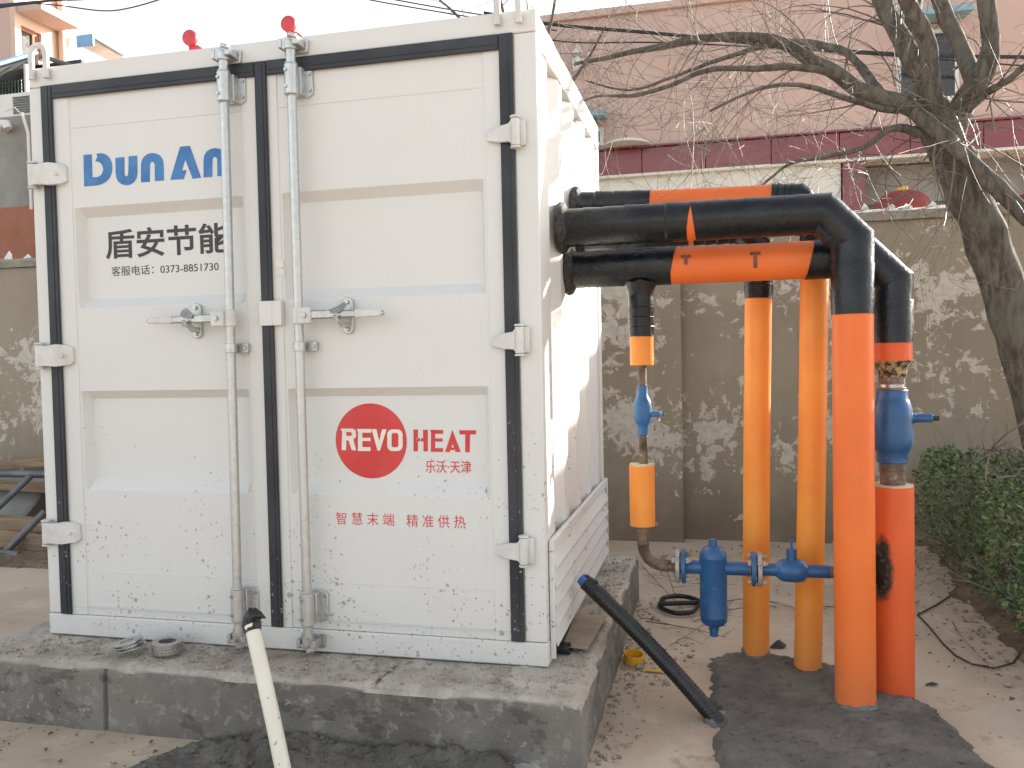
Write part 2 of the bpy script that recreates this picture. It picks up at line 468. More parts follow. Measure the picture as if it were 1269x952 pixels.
# ------------------------------------------------------------------ mesh building
class MB:
    def __init__(self):
        self.v, self.f = [], []

    def add(self, vs, fs):
        b = len(self.v)
        self.v += [Vector(p) for p in vs]
        self.f += [tuple(i + b for i in q) for q in fs]
        return self

    def box(self, lo, hi, mat=None):
        x0, y0, z0 = lo
        x1, y1, z1 = hi
        vs = [Vector(p) for p in ((x0, y0, z0), (x1, y0, z0), (x1, y1, z0), (x0, y1, z0), (x0, y0, z1), (x1, y0, z1), (x1, y1, z1), (x0, y1, z1))]
        if mat is not None:
            vs = [mat @ p for p in vs]
        return self.add(vs, [(0, 3, 2, 1), (4, 5, 6, 7), (0, 1, 5, 4), (1, 2, 6, 5), (2, 3, 7, 6), (3, 0, 4, 7)])

    def sweep(self, path, r, n=20, caps=True, tilt0=0.0, tilt1=0.0, up=None):
        """tube with mitred joints; r a number or one per point; tilt slants the end cuts"""
        P = [Vector(p) for p in path]
        R = [r] * len(P) if isinstance(r, (int, float)) else list(r)
        D = [(P[i + 1] - P[i]).normalized() for i in range(len(P) - 1)]
        d = D[0]
        a = Vector(up) if up else (Vector((0, 0, 1)) if abs(d.z) < 0.9 else Vector((0, -1, 0)))
        u = (a - d * a.dot(d)).normalized()
        v = d.cross(u)
        rings = []
        for i, p in enumerate(P):
            if i == 0:
                d0 = d1 = D[0]
            elif i == len(P) - 1:
                d0 = d1 = D[-1]
            else:
                d0, d1 = D[i - 1], D[i]
            nm = (d0 + d1).normalized()
            ring = []
            for k in range(n):
                an = 2 * math.pi * k / n
                o = u * (math.cos(an) * R[i]) + v * (math.sin(an) * R[i])
                tt = -o.dot(nm) / max(0.2, d0.dot(nm))
                q = p + o + d0 * tt
                if i == 0 and tilt0:
                    q += d0 * (tilt0 * math.cos(an))
                if i == len(P) - 1 and tilt1:
                    q += d0 * (tilt1 * math.cos(an))
                ring.append(q)
            rings.append(ring)
            if i < len(P) - 1 and i > 0:
                rot = d0.rotation_difference(d1)
                u = rot @ u
                v = rot @ v
        vs = [q for ring in rings for q in ring]
        fs = []
        for i in range(len(P) - 1):
            for k in range(n):
                k2 = (k + 1) % n
                fs.append((i * n + k, i * n + k2, (i + 1) * n + k2, (i + 1) * n + k))
        if caps:
            fs.append(tuple(range(n - 1, -1, -1)))
            fs.append(tuple((len(P) - 1) * n + k for k in range(n)))
        return self.add(vs, fs)

    def cyl(self, p0, p1, r, r1=None, n=16, caps=True):
        return self.sweep([p0, p1], [r, r if r1 is None else r1], n, caps)

    def lathe(self, base, axis, prof, n=28, caps=True):
        """prof = [(distance along axis, radius), ...]"""
        base, axis = Vector(base), Vector(axis).normalized()
        a = Vector((0, 0, 1)) if abs(axis.z) < 0.9 else Vector((1, 0, 0))
        u = (a - axis * a.dot(axis)).normalized()
        v = axis.cross(u)
        vs, fs = [], []
        for h, r in prof:
            for k in range(n):
                an = 2 * math.pi * k / n
                vs.append(base + axis * h + u * (r * math.cos(an)) + v * (r * math.sin(an)))
        for i in range(len(prof) - 1):
            for k in range(n):
                k2 = (k + 1) % n
                fs.append((i * n + k, i * n + k2, (i + 1) * n + k2, (i + 1) * n + k))
        if caps:
            fs.append(tuple(range(n - 1, -1, -1)))
            fs.append(tuple((len(prof) - 1) * n + k for k in range(n)))
        return self.add(vs, fs)

    def ring(self, c, axis, ro, ri, th, n=32):
        """flat washer"""
        c, axis = Vector(c), Vector(axis).normalized()
        return self.lathe(c, axis, [(0, ri), (0, ro), (th, ro), (th, ri), (0, ri)], n, False)

    def prism(self, poly, f, d):
        """polygon of 2D points mapped by f(a, b) -> point, thickened along vector d"""
        n = len(poly)
        d = Vector(d)
        a = [Vector(f(*p)) for p in poly]
        vs = a + [p + d for p in a]
        fs = [tuple(range(n)), tuple(range(2 * n - 1, n - 1, -1))]
        fs += [(i, i + n, (i + 1) % n + n, (i + 1) % n) for i in range(n)]
        return self.add(vs, fs)

    def jitter(self, amp, scale, seed=0.0):
        for p in self.v:
            q = p * scale + Vector((seed, seed * 1.7, seed * 0.3))
            p += mnoise.noise_vector(q) * amp
        return self


ORG = {}


def link(name, mb, mat, parent=None, origin=None, bevel=0.0, smooth=35, seg=2):
    me = bpy.data.meshes.new(name)
    o = bpy.data.objects.new(name, me)
    if parent is not None:
        org = ORG[parent]
    else:
        org = Vector(origin) if origin is not None else Vector((0, 0, 0))
    me.from_pydata([tuple(p - org) for p in mb.v], [], mb.f)
    bm = bmesh.new()
    bm.from_mesh(me)
    bmesh.ops.recalc_face_normals(bm, faces=bm.faces)
    bm.to_mesh(me)
    bm.free()
    if smooth:
        me.shade_smooth()
        me.set_sharp_from_angle(angle=math.radians(smooth))
    me.materials.append(M[mat])
    COL.objects.link(o)
    if parent is not None:
        o.parent = parent
    else:
        o.location = org
    ORG[o] = org
    if bevel:
        b = o.modifiers.new('bevel', 'BEVEL')
        b.width = bevel
        b.segments = seg
        b.limit_method = 'ANGLE'
        b.angle_limit = math.radians(40)
    return o


def tag(o, label, cat, group=None, kind=None):
    o['label'] = label
    o['category'] = cat
    if group:
        o['group'] = group
    if kind:
        o['kind'] = kind
    return o


def struct(o):
    o['kind'] = 'structure'
    return o


def thing(name, label, cat, loc, group=None):
    o = bpy.data.objects.new(name, None)
    o.empty_display_size = 0.1
    COL.objects.link(o)
    o.location = loc
    ORG[o] = Vector(loc)
    return tag(o, label, cat, group)


def fbm(x, y, s, octv=5, seed=0.0):
    return mnoise.fractal(Vector((x * s + seed, y * s - seed, seed * 0.37)), 1.0, 2.1, octv)


# ================================================================== the setting
def grid_patch(inside, x0, x1, y0, y1, step, height):
    """raised sheet over the cells where inside(x, y) > 0; height(x, y, inside) gives z"""
    nx, ny = int((x1 - x0) / step), int((y1 - y0) / step)
    idx, mb = {}, MB()
    val = [[inside(x0 + i * step, y0 + j * step) for j in range(ny + 1)] for i in range(nx + 1)]

    def vid(i, j):
        if (i, j) not in idx:
            x, y = x0 + i * step, y0 + j * step
            jx = mnoise.noise(Vector((x * 31, y * 31, 1.0))) * step * 0.35
            jy = mnoise.noise(Vector((x * 31, y * 31, 7.0))) * step * 0.35
            idx[(i, j)] = len(mb.v)
            mb.v.append(Vector((x + jx, y + jy, height(x, y, val[i][j]))))
        return idx[(i, j)]
    for i in range(nx):
        for j in range(ny):
            if max(val[i][j], val[i + 1][j], val[i][j + 1], val[i + 1][j + 1]) > 0:
                mb.f.append((vid(i, j), vid(i + 1, j), vid(i + 1, j + 1), vid(i, j + 1)))
    return mb


def poly_dist(poly):
    """signed distance-like value: positive inside a polygon"""
    def f(x, y):
        ins, best = False, 1e9
        n = len(poly)
        for i in range(n):
            ax, ay = poly[i]
            bx, by = poly[(i + 1) % n]
            if (ay > y) != (by > y) and x < (bx - ax) * (y - ay) / (by - ay) + ax:
                ins = not ins
            t = max(0, min(1, ((x - ax) * (bx - ax) + (y - ay) * (by - ay)) / ((bx - ax) ** 2 + (by - ay) ** 2)))
            best = min(best, math.hypot(x - ax - t * (bx - ax), y - ay - t * (by - ay)))
        return best if ins else -best
    return f


# ground: one sheet to the horizon
mb = MB()
mb.add([(-150, -60, 0), (150, -60, 0), (150, 200, 0), (-150, 200, 0)], [(0, 1, 2, 3)])
struct(link('ground', mb, 'yard', smooth=0))

# concrete plinth under the container, with cast joints and a broken arris
PX0, PX1, PY0, PY1, PZ = -2.56, 0.182, -0.305, 1.955, 0.275


def plinth():
    joints = [-1.815, -0.62]
    xs = []
    x = PX0
    while x < PX1 - 1e-6:
        xs.append(x)
        x += 0.022
    xs.append(PX1)
    for j in joints:
        xs = [q for q in xs if abs(q - j) > 0.016] + [j - 0.012, j - 0.004, j + 0.004, j + 0.012]
    xs = sorted(xs)
    ys = [PY0 + (PY1 - PY0) * i / 90 for i in range(91)]
    zs = [-0.02 + (PZ + 0.02) * i / 13 for i in range(14)]
    mb = MB()

    def disp(p, nrm):
        e = mnoise.fractal(p * 5.0, 1.0, 2.0, 5) * 0.010 + mnoise.fractal(p * 24.0, 1.0, 2.0, 3) * (0.0055 if nrm.z else 0.003)
        return p + nrm * e

    def rnd(p):
        # chipped, rounded arris: pull points near two faces inwards
        dz = PZ - p.z
        c = 0.018 + 0.020 * (0.5 + 0.5 * mnoise.noise(Vector((p.x * 6, p.y * 6, 3.3))))
        for ax, sgn, lim in ((1, -1, PY0), (0, 1, PX1), (0, -1, PX0), (1, 1, PY1)):
            dd = abs(p[ax] - lim)
            if dd + dz < c:
                k = (c - dd - dz) * 0.5
                p = p.copy()
                p[ax] -= sgn * k
                p.z -= k
        return p

    def face(ua, ub, fn, nrm):
        idx = [[None] * len(ub) for _ in ua]
        for i, a in enumerate(ua):
            for j, b in enumerate(ub):
                q = Vector(fn(a, b))
                on_edge = i in (0, len(ua) - 1) or j in (0, len(ub) - 1)
                q2 = q if on_edge else disp(q, Vector(nrm))
                q2 = rnd(q2)
                if nrm[1] == -1 or nrm[2] == 1:
                    for jt in joints:
                        wob = 0.004 * mnoise.noise(Vector((0, q.y * 9, q.z * 20)))
                        if abs(q.x - jt - wob) < 0.006 and (nrm[1] == -1 or q.y < -0.02):
                            if jt == joints[0] and nrm[1] == -1:
                                q2 = q2 - Vector(nrm) * 0.016
                            elif nrm[2] == 1:
                                q2 = q2 - Vector(nrm) * (0.013 if jt == joints[1] else 0.003)
                idx[i][j] = len(mb.v)
                mb.v.append(q2)
        for i in range(len(ua) - 1):
            for j in range(len(ub) - 1):
                mb.f.append((idx[i][j], idx[i + 1][j], idx[i + 1][j + 1], idx[i][j + 1]))
    face(xs, ys, lambda a, b: (a, b, PZ), (0, 0, 1))
    face(xs, zs, lambda a, b: (a, PY0, b), (0, -1, 0))
    face(xs, zs, lambda a, b: (a, PY1, b), (0, 1, 0))
    face(ys, zs, lambda a, b: (PX1, a, b), (1, 0, 0))
    face(ys, zs, lambda a, b: (PX0, a, b), (-1, 0, 0))
    return mb


pl = link('concrete_plinth', plinth(), 'plinth', smooth=50)
tag(pl, 'rough grey concrete plinth carrying the white container', 'plinth')

# fresh mortar around the pipe feet
fr = poly_dist([(0.615, 0.985), (0.93, 1.02), (1.19, 0.93), (1.40, 0.74), (1.53, 0.52), (1.56, 0.25), (1.64, -0.05), (1.78, -0.6), (0.70, -0.6), (0.64, -0.1), (0.63, 0.45)])


def fr_in(x, y):
    return fr(x, y) + 0.045 * fbm(x, y, 9, 5, 2.0)


def fr_h(x, y, v):
    k = max(0, min(1, v / 0.035))
    h = 0.004 + 0.028 * k + k * (0.013 * fbm(x, y, 5, 5, 4.0) + 0.008 * fbm(x, y, 26, 4, 1.0))
    for cx, cy in ((0.835, 0.95), (1.06, 0.86), (1.215, 0.46), (1.392, 0.63)):
        d = math.hypot(x - cx, y - cy)
        h += 0.020 * max(0, 1 - d / 0.22) * k
    return max(h, 0.003) if v > 0 else -0.004


struct(link('fresh_mortar_patch', grid_patch(fr_in, 0.5, 1.9, -0.3, 1.15, 0.010, fr_h), 'mortar', smooth=60))

# fresh mortar heaped against the plinth front
fl = poly_dist([(-1.62, -0.75), (-1.52, -0.56), (-1.38, -0.34), (-1.20, -0.27), (-0.45, -0.27), (-0.10, -0.27), (-0.02, -0.36), (0.02, -0.75)])


def fl_in(x, y):
    return fl(x, y) + 0.03 * fbm(x, y, 8, 4, 9.0)


def fl_h(x, y, v):
    k = max(0, min(1, v / 0.06))
    heap = max(0, min(1, (y + 0.50) / 0.18)) * max(0, min(1, (x + 1.45) / 0.35))
    h = 0.004 + 0.014 * k + k * (0.018 * fbm(x, y, 6, 5, 3.0) + 0.015 * fbm(x, y, 22, 4, 8.0)) + 0.080 * heap * k * (0.7 + 0.5 * fbm(x, y, 5, 4, 5.0))
    return max(h, 0.003) if v > 0 else -0.004


struct(link('fresh_mortar_heap', grid_patch(fl_in, -1.75, 0.1, -0.75, -0.26, 0.010, fl_h), 'mortar', smooth=60))

# soil under the hedge and soil strip by the timber pile
sb = poly_dist([(2.02, -0.4), (2.06, 0.9), (2.10, 1.5), (2.08, 2.3), (2.16, 3.0), (2.2, 3.66), (5.5, 3.66), (5.5, -0.4)])


def sb_in(x, y):
    return sb(x, y) + 0.05 * fbm(x, y, 3.5, 4, 12.0)


struct(link('soil_bed', grid_patch(sb_in, 1.85, 4.2, -0.3, 3.64, 0.03, lambda x, y, v: max(0.003, 0.004 + 0.07 * max(0, min(1, v / 0.12)) * (0.7 + 0.5 * fbm(x, y, 6, 4, 3.0)) + 0.01 * fbm(x, y, 20, 2, 1)) if v > 0 else -0.004), 'soil', smooth=60))
ss = poly_dist([(-3.0, 2.12), (-4.6, 1.98), (-7.5, 1.7), (-7.5, 3.65), (-3.0, 3.65)])
struct(link('soil_strip', grid_patch(lambda x, y: ss(x, y) + 0.05 * fbm(x, y, 4, 4, 5.0), -7.2, -3.0, 1.6, 3.64, 0.035, lambda x, y, v: max(0.003, 0.004 + 0.05 * max(0, min(1, v / 0.2)) + 0.02 * fbm(x, y, 8, 4, 3.0)) if v > 0 else -0.004), 'soil', smooth=60))

# boundary wall with pier and coping
WY = 3.70
wr = thing('boundary_wall', 'long brown plastered boundary wall with peeling pale patches', 'wall', (0, WY, 0))
mb = MB()
mb.box((-14, WY, -0.05), (7.5, WY + 0.24, 2.49))
link('wall_body', mb, 'plaster', wr, smooth=0)
for x0, x1 in ((-0.55, 0.395), (-5.0, -4.6), (4.9, 5.3)):
    mb = MB()
    mb.box((x0, WY - 0.13, -0.05), (x1, WY + 0.003, 2.487))
    link('pier', mb, 'plaster', wr, bevel=0.012)
mb = MB()
xs = [-14 + i * 0.09 for i in range(240)]
for k, (y, z) in enumerate(((WY - 0.03, 2.492), (WY - 0.03, 2.56), (WY + 0.12, 2.60), (WY + 0.27, 2.56), (WY + 0.27, 2.492))):
    for x in xs:
        mb.v.append(Vector((x, y, z)) + Vector((0, mnoise.noise(Vector((x * 3, k, 0))) * 0.012, mnoise.noise(Vector((x * 4, k, 5))) * 0.014 if k not in (0, 4) else 0)))
for k in range(4):
    for i in range(len(xs) - 1):
        a = k * len(xs) + i
        mb.f.append((a, a + 1, a + 1 + len(xs), a + len(xs)))
link('coping', mb, 'coping', wr, smooth=50)
# broken glass set in the coping
rs = random.Random(3)
shards = []
x = -6.4
while x < 3.2:
    if x < -4.6 or x > 1.6:
        shards.append(x)
    x += rs.uniform(0.10, 0.30)
for px in (1103, 1124):
    p = spot(px, 258, Y=WY + 0.1)
    shards.append(p.x)
for x in shards:
    big = x > 1.6
    hgt, wd = (rs.uniform(0.05, 0.10), rs.uniform(0.03, 0.06)) if not big else (rs.uniform(0.03, 0.07), rs.uniform(0.025, 0.05))
    mb = MB()
    lean = rs.uniform(-0.4, 0.4) * wd
    yy = WY + 0.10 + rs.uniform(-0.03, 0.05)
    mb.prism([(-wd, -0.03), (wd, -0.03), (wd * 0.5 + lean, hgt * 0.6), (lean, hgt), (-wd * 0.7, hgt * 0.3)], lambda a, b: (x + a, yy, 2.585 + b), (0, 0.008, 0))
    link('glass_shard', mb, 'shard', wr, smooth=0)

# ------------------------------------------------------------------ building behind the wall
BY = 8.0
br = thing('rear_building', 'long pink building with dark red tile band behind the wall', 'building', (1, BY, 0))
BX0, BX1, BTOP = -4.3, 5.0, 5.96
mb = MB()
mb.box((BX0, BY, 4.20), (BX1, BY + 6, BTOP))
link('upper_wall', mb, 'pink', br, smooth=0)
mb = MB()
mb.box((BX0, BY + 0.003, 2.4), (2.20, BY + 6, 3.86))
mb.box((BX0, BY + 0.003, 0), (2.20, BY + 6, 2.398))
link('lower_wall', mb, 'cream', br, smooth=0)
mb = MB()
mb.box((2.203, BY + 0.9, 0), (BX1, BY + 6, 3.86))
link('shop_interior', mb, 'dark_gap', br, smooth=0)
mb = MB()
mb.box((BX0, BY - 0.08, 3.835), (BX1, BY + 0.3, 3.872))
link('band_drip_edge', mb, 'cream', br, bevel=0.006)
xx = BX0
k = 0
while xx < BX1 - 0.01:
    x1 = min(BX1, xx + 0.81)
    mb = MB()
    mb.box((xx + 0.005, BY - 0.05, 3.875), (x1 - 0.005, BY + 0.02, 4.198))
    link('band_tile', mb, 'red_tile', br, bevel=0.004)
    xx = x1
mb = MB()
mb.box((BX0, BY - 0.10, 4.203), (BX1, BY + 0.05, 4.225))
link('band_cap', mb, 'red_tile', br, bevel=0.004)
for x0 in (2.215, 4.62):
    mb = MB()
    mb.box((x0, BY - 0.04, 0), (x0 + 0.27, BY + 0.5, 3.832))
    link('column', mb, 'red_tile', br, bevel=0.008)
# shop front behind the column
mb = MB()
for x0, x1, z0, z1 in ((2.49, 4.6, 3.30, 3.36), (2.49, 4.6, 2.55, 2.60), (3.15, 3.21, 2.61, 3.29), (3.85, 3.91, 2.61, 3.29)):
    mb.box((x0, BY + 0.42, z0), (x1, BY + 0.48, z1))
link('shop_window_frame', mb, 'grey_paint', br, bevel=0.004)
for x0, x1 in ((2.49, 3.15), (3.21, 3.85), (3.91, 4.6)):
    mb = MB()
    mb.box((x0 + 0.002, BY + 0.44, 2.602), (x1 - 0.002, BY + 0.455, 3.298))
    link('shop_window_pane', mb, 'glass', br, smooth=0)
mb = MB()
mb.box((2.49, BY + 0.40, 3.362), (4.6, BY + 0.5, 3.83))
link('fascia_board', mb, 'grey_render', br, smooth=0)
mb = MB()
mb.box((BX0 - 0.06, BY - 0.06, BTOP + 0.002), (BX1 + 0.06, BY + 6.05, BTOP + 0.10))
link('roof_parapet', mb, 'pink', br, bevel=0.01)


def canopied_window(px0, px1, py, wide):
    a = spot(px0, py, Y=BY - 0.3)
    b = spot(px1, py, Y=BY - 0.3)
    zc = (a.z + b.z) / 2
    mb = MB()
    mb.prism([(0.0, 0.10), (-0.42, 0.0), (-0.42, -0.07), (0.0, -0.02)], lambda y, z: (a.x, BY + y, zc + z), (b.x - a.x, 0, 0))
    link('window_canopy', mb, 'cyan_tile', br, bevel=0.004)
    wz1, wz0 = zc - 0.12, max(4.28, zc - 0.98)
    mb = MB()
    x0, x1 = a.x + 0.06, b.x - 0.06
    for q in ((x0, x0 + 0.05, wz0, wz1), (x1 - 0.05, x1, wz0, wz1), (x0 + 0.051, x1 - 0.051, wz0, wz0 + 0.05), (x0 + 0.051, x1 - 0.051, wz1 - 0.05, wz1), ((x0 + x1) / 2 - 0.02, (x0 + x1) / 2 + 0.02, wz0 + 0.051, wz1 - 0.051)):
        mb.box((q[0], BY - 0.03, q[2]), (q[1], BY - 0.002, q[3]))
    wnd = link('window', mb, 'frame_white', br, smooth=0)
    mid = (x0 + x1) / 2
    for q0, q1 in ((x0 + 0.052, mid - 0.022), (mid + 0.022, x1 - 0.052)):
        mb = MB()
        mb.box((q0, BY - 0.02, wz0 + 0.052), (q1, BY - 0.008, wz1 - 0.052))
        g = link('pane', mb, 'glass', br, smooth=0)
        g.parent = wnd


canopied_window(1110, 1204, 14, 0.9)
canopied_window(650, 750, 143, 0.9)

# small things on that facade
p = spot(776, 189, Y=BY - 0.18)
dish = thing('satellite_dish', 'shallow white dish on top of the red tile band', 'dish', (p.x, p.y, 4.226))
mb = MB()
mb.lathe((p.x, p.y + 0.05, 4.226), (0, 0, 1), [(0.0, 0.30), (0.02, 0.30), (0.055, 0.22), (0.085, 0.12), (0.095, 0.02)], 28)
link('bowl', mb, 'frame_white', dish)
mb = MB()
mb.cyl((p.x, p.y + 0.05, 4.30), (p.x, p.y + 0.05, 4.36), 0.012, n=8)
link('spigot', mb, 'grey_paint', dish)

p = spot(716, 70, Y=BY - 0.12)
la = thing('wall_lantern', 'pale glass wall lantern with pointed finial on the pink facade', 'lamp', (p.x, p.y, p.z - 0.25))
mb = MB()
mb.lathe((p.x, p.y, p.z - 0.22), (0, 0, 1), [(0, 0.03), (0.03, 0.07), (0.18, 0.085), (0.19, 0.03), (0.22, 0.02), (0.24, 0.10), (0.30, 0.05), (0.36, 0.02), (0.46, 0.004)], 10)
link('lantern_body', mb, 'cream', la)
mb = MB()
mb.box((p.x - 0.02, p.y + 0.02, p.z - 0.06), (p.x + 0.02, BY - 0.002, p.z - 0.03))
link('bracket', mb, 'grey_paint', la)

for i, (px, py, lab) in enumerate(((1118, 262, 'large red lantern with gold cap showing over the wall top beside the tree trunk'), (1290, 262, 'red lantern at the right edge, mostly hidden behind tree and wall'))):
    p = spot(px, py, Y=6.9)
    ln = thing('red_lantern', lab, 'lantern', (p.x, p.y, p.z - 0.30))
    mb = MB()
    n = 40
    prof = [(-0.22, 0.10), (-0.20, 0.17), (-0.13, 0.26), (-0.04, 0.30), (0.04, 0.30), (0.12, 0.265), (0.18, 0.20), (0.215, 0.12), (0.222, 0.08)]
    mb.lathe((p.x, p.y, p.z), (0, 0, 1), prof, n)
    for q_i, q in enumerate(mb.v):
        d = Vector((q.x - p.x, q.y - p.y, 0))
        kk = 1 + 0.03 * math.cos(14 * math.atan2(d.y, d.x))
        q.x, q.y = p.x + d.x * kk, p.y + d.y * kk
    link('globe', mb, 'lantern', ln, smooth=50)
    mb = MB()
    mb.lathe((p.x, p.y, p.z), (0, 0, 1), [(0.20, 0.065), (0.265, 0.065), (0.272, 0.05)], 18)
    link('cap', mb, 'gold', ln)
    mb = MB()
    mb.cyl((p.x, p.y, p.z + 0.27), (p.x, BY + 0.0, 3.83), 0.006, n=6)
    link('hanging_cord', mb, 'cable', ln)

# ------------------------------------------------------------------ buildings on the left
pk = spot(14, 75, Y=9.0)
lb = thing('pink_house', 'tall pink house with a canopied window in its sunlit side at upper left', 'house', (pk.x - 2, 10, 0))
hx = pk.x
hy1 = spot(80, 60, X=hx).y
mb = MB()
mb.box((hx - 5, 9.0, 0), (hx - 0.003, hy1 + 0.003, 9.2))
link('front_wall', mb, 'pink', lb, smooth=0)
wa, wb = spot(27, 60, X=hx + 0.1).y, spot(52, 60, X=hx + 0.1).y
wz0, wz1 = spot(40, 75, X=hx).z, spot(27, 35, X=hx).z
mb = MB()
mb.box((hx - 0.001, 9.0, 0), (hx + 0.10, wa, 9.2))
mb.box((hx - 0.001, wb, 0), (hx + 0.10, hy1, 9.2))
mb.box((hx - 0.001, wa, 0), (hx + 0.10, wb, wz0))
mb.box((hx - 0.001, wa, wz1), (hx + 0.10, wb, 9.2))
link('side_wall', mb, 'peach', lb, smooth=0)
mb = MB()
mb.box((hx + 0.001, wa + 0.002, wz0), (hx + 0.02, wb - 0.002, wz1))
wnd = link('window', mb, 'dark_gap', lb, smooth=0)
mb = MB()
t_ = 0.06
mid = wa + (wb - wa) * 0.72
for q in ((wa + 0.003, wa + t_, wz0, wz1), (wb - t_, wb - 0.003, wz0, wz1), (mid - 0.03, mid + 0.03, wz0, wz1 - t_), (wa + t_, wb - t_, wz1 - t_, wz1 - 0.003)):
    mb.box((hx + 0.021, q[0], q[2]), (hx + 0.05, q[1], q[3]))
g = link('window_frame', mb, 'brick_orange', lb, smooth=0)
g.parent = wnd
mb = MB()
zc = wz1 + 0.18
mb.box((hx + 0.10, spot(15, 25, X=hx).y, zc), (hx + 0.60, spot(64, 43, X=hx).y, zc + 0.14))
link('window_canopy', mb, 'pink', lb, bevel=0.01)
mb = MB()
mb.box((hx - 5.1, 8.9, 9.2), (hx + 0.2, hy1 + 0.1, 9.35))
link('roof_slab', mb, 'pink', lb, bevel=0.01)
mb = MB()
mb.cyl((hx + 0.17, hy1 - 0.25, 0.2), (hx + 0.17, hy1 - 0.25, 8.9), 0.06, n=12)
link('drain_pipe', mb, 'peach', lb)

# lower grey shed with painted dado
gp = spot(0, 258, Y=7.0)
gs = thing('grey_shed', 'grey cement shed with orange dado beyond the wall at left', 'shed', (gp.x, 7, 0))
ztop = spot(0, 146, Y=7.0).z
mb = MB()
mb.box((gp.x - 4, 7.0, gp.z), (gp.x + 1.9, 8.4, ztop))
link('upper_wall', mb, 'grey_render', gs, smooth=0)
mb = MB()
mb.box((gp.x - 4, 6.985, 0), (gp.x + 1.9, 8.4, gp.z - 0.002))
link('painted_dado', mb, 'brick_orange', gs, smooth=0)
q = spot(10, 157, Y=6.9)
mb = MB()
mb.sweep([(q.x - 0.10, 6.98, q.z), (q.x - 0.10, 6.88, q.z), (q.x - 0.04, 6.84, q.z + 0.03), (q.x + 0.03, 6.84, q.z + 0.02), (q.x + 0.06, 6.84, q.z - 0.05)], 0.055, 14)
link('vent_elbow', mb, 'frame_white', gs)
mb = MB()
q0, q1, q2 = spot(6, 138, Y=6.9), spot(18, 133, Y=6.9), spot(25, 140, Y=6.9)
q3, q4 = spot(35, 165, Y=6.94), spot(39, 260, Y=6.94)
mb.sweep([q0, q1, q2], 0.010, 6)
mb.sweep([q2 + Vector((0.03, 0.0, 0)), q3, q4], 0.022, 8)
link('hose', mb, 'frame_white', gs)

# air conditioner on the shed roof edge
a0 = spot(0, 117, Y=7.04)
a1 = spot(38, 140, Y=7.04)
ac = thing('air_conditioner', 'white air conditioner outdoor unit on top of the grey shed', 'air conditioner', (a0.x, 7.1, ztop))
zt = a0.z
mb = MB()
mb.box((a0.x - 0.35, 7.05, ztop + 0.003), (a1.x + 0.15, 7.45, zt))
link('casing', mb, 'frame_white', ac, bevel=0.015)
sl_n = 7
for k in range(sl_n):
    zz = ztop + 0.05 + k * (zt - ztop - 0.1) / sl_n
    mb = MB()
    mb.box((spot(16, 125, Y=7.04).x, 7.034, zz), (a1.x + 0.10, 7.0485, zz + 0.022))
    link('grille_slat', mb, 'grey_paint', ac, smooth=0)

# lean-to roof and mesh fence of the balcony
r0, r1, r2 = spot(-20, 86, Y=7.4), spot(47, 66, Y=8.6), spot(90, 82, Y=8.9)
lt = thing('balcony', 'covered balcony with blue roof edge and green mesh at left', 'balcony', (r0.x, 8.0, ztop + 0.02))
mb = MB()
ex = Vector((r1.x - r0.x, r1.y - r0.y, r1.z - r0.z))
mb.add([r0, r1, r1 + Vector((-1.6, 1.8, 0.05)), r0 + Vector((-1.6, 1.8, 0.05))], [(0, 1, 2, 3)])
mb.add([v + Vector((0, 0, -0.05)) for v in (r0, r1, r1 + Vector((-1.6, 1.8, 0.05)), r0 + Vector((-1.6, 1.8, 0.05)))], [(3, 2, 1, 0)])
link('roof_sheet', mb, 'grey_paint', lt, smooth=0)  # dark grey puts the shade of the underside into the sheet colour
mb = MB()
mb.sweep([r0 + Vector((0, -0.03, 0.0)), r1 + Vector((0, -0.03, 0.0))], 0.035, 6)
link('roof_edge', mb, 'bright_blue', lt)
mb = MB()
mb.sweep([r1 + Vector((0.05, 0, -0.05)), r2], 0.04, 6)
link('eave_bar', mb, 'grey_paint', lt)
q = spot(32, 80, Y=8.2)
mb = MB()
mb.cyl((q.x, q.y, ztop), (q.x, q.y, q.z), 0.035, n=8)
link('post', mb, 'frame_white', lt)
z0, z1 = spot(10, 122, Y=8.2).z, spot(10, 100, Y=8.2).z
mb = MB()
xa = q.x - 1.6
for k in range(26):
    mb.box((xa + k * 0.062, 8.2, z0), (xa + k * 0.062 + 0.012, 8.21, z1))
for k in range(6):
    zz = z0 + (z1 - z0) * k / 5
    mb.box((xa, 8.211, zz), (q.x - 0.04, 8.22, zz + 0.012))
link('mesh_fence', mb, 'green_mesh', lt, smooth=0)
mb = MB()
mb.box((q.x - 3.0, 8.9, ztop - 0.3), (q.x + 0.45, 8.96, r1.z - 0.06))
link('balcony_shade', mb, 'dark_gap', lt, smooth=0)  # dark sheet stands in for the shade under the balcony roof

# blue edged awning to the right of the house
w0, w1, w2 = spot(97, 56, Y=10.5), spot(117, 51, Y=10.5), spot(155, 73, Y=12.6)
aw = thing('awning', 'flat white awning with blue edge beside the pink house', 'awning', (w0.x, 11, 4.5))
mb = MB()
w3 = Vector((w2.x - (w1.x - w0.x) * 1.1, w2.y, w2.z))
mb.add([w0, w1, w2, w3], [(0, 1, 2, 3)])
mb.add([p_ + Vector((0, 0, 0.06)) for p_ in (w0, w1, w2, w3)], [(3, 2, 1, 0)])
link('awning_sheet', mb, 'corr_roof', aw, smooth=0)
mb = MB()
mb.box((w0.x, 10.46, w0.z - 0.05), (w1.x, 10.495, w0.z + 0.16))
link('blue_edge', mb, 'bright_blue', aw, smooth=0)
mb = MB()
b0, b1 = spot(75, 85, Y=11.2), spot(128, 78, Y=12.8)
mb.box((b0.x - 0.6, 11.6, 4.5), (w0.x + 0.5, 12.8, w0.z - 0.10))
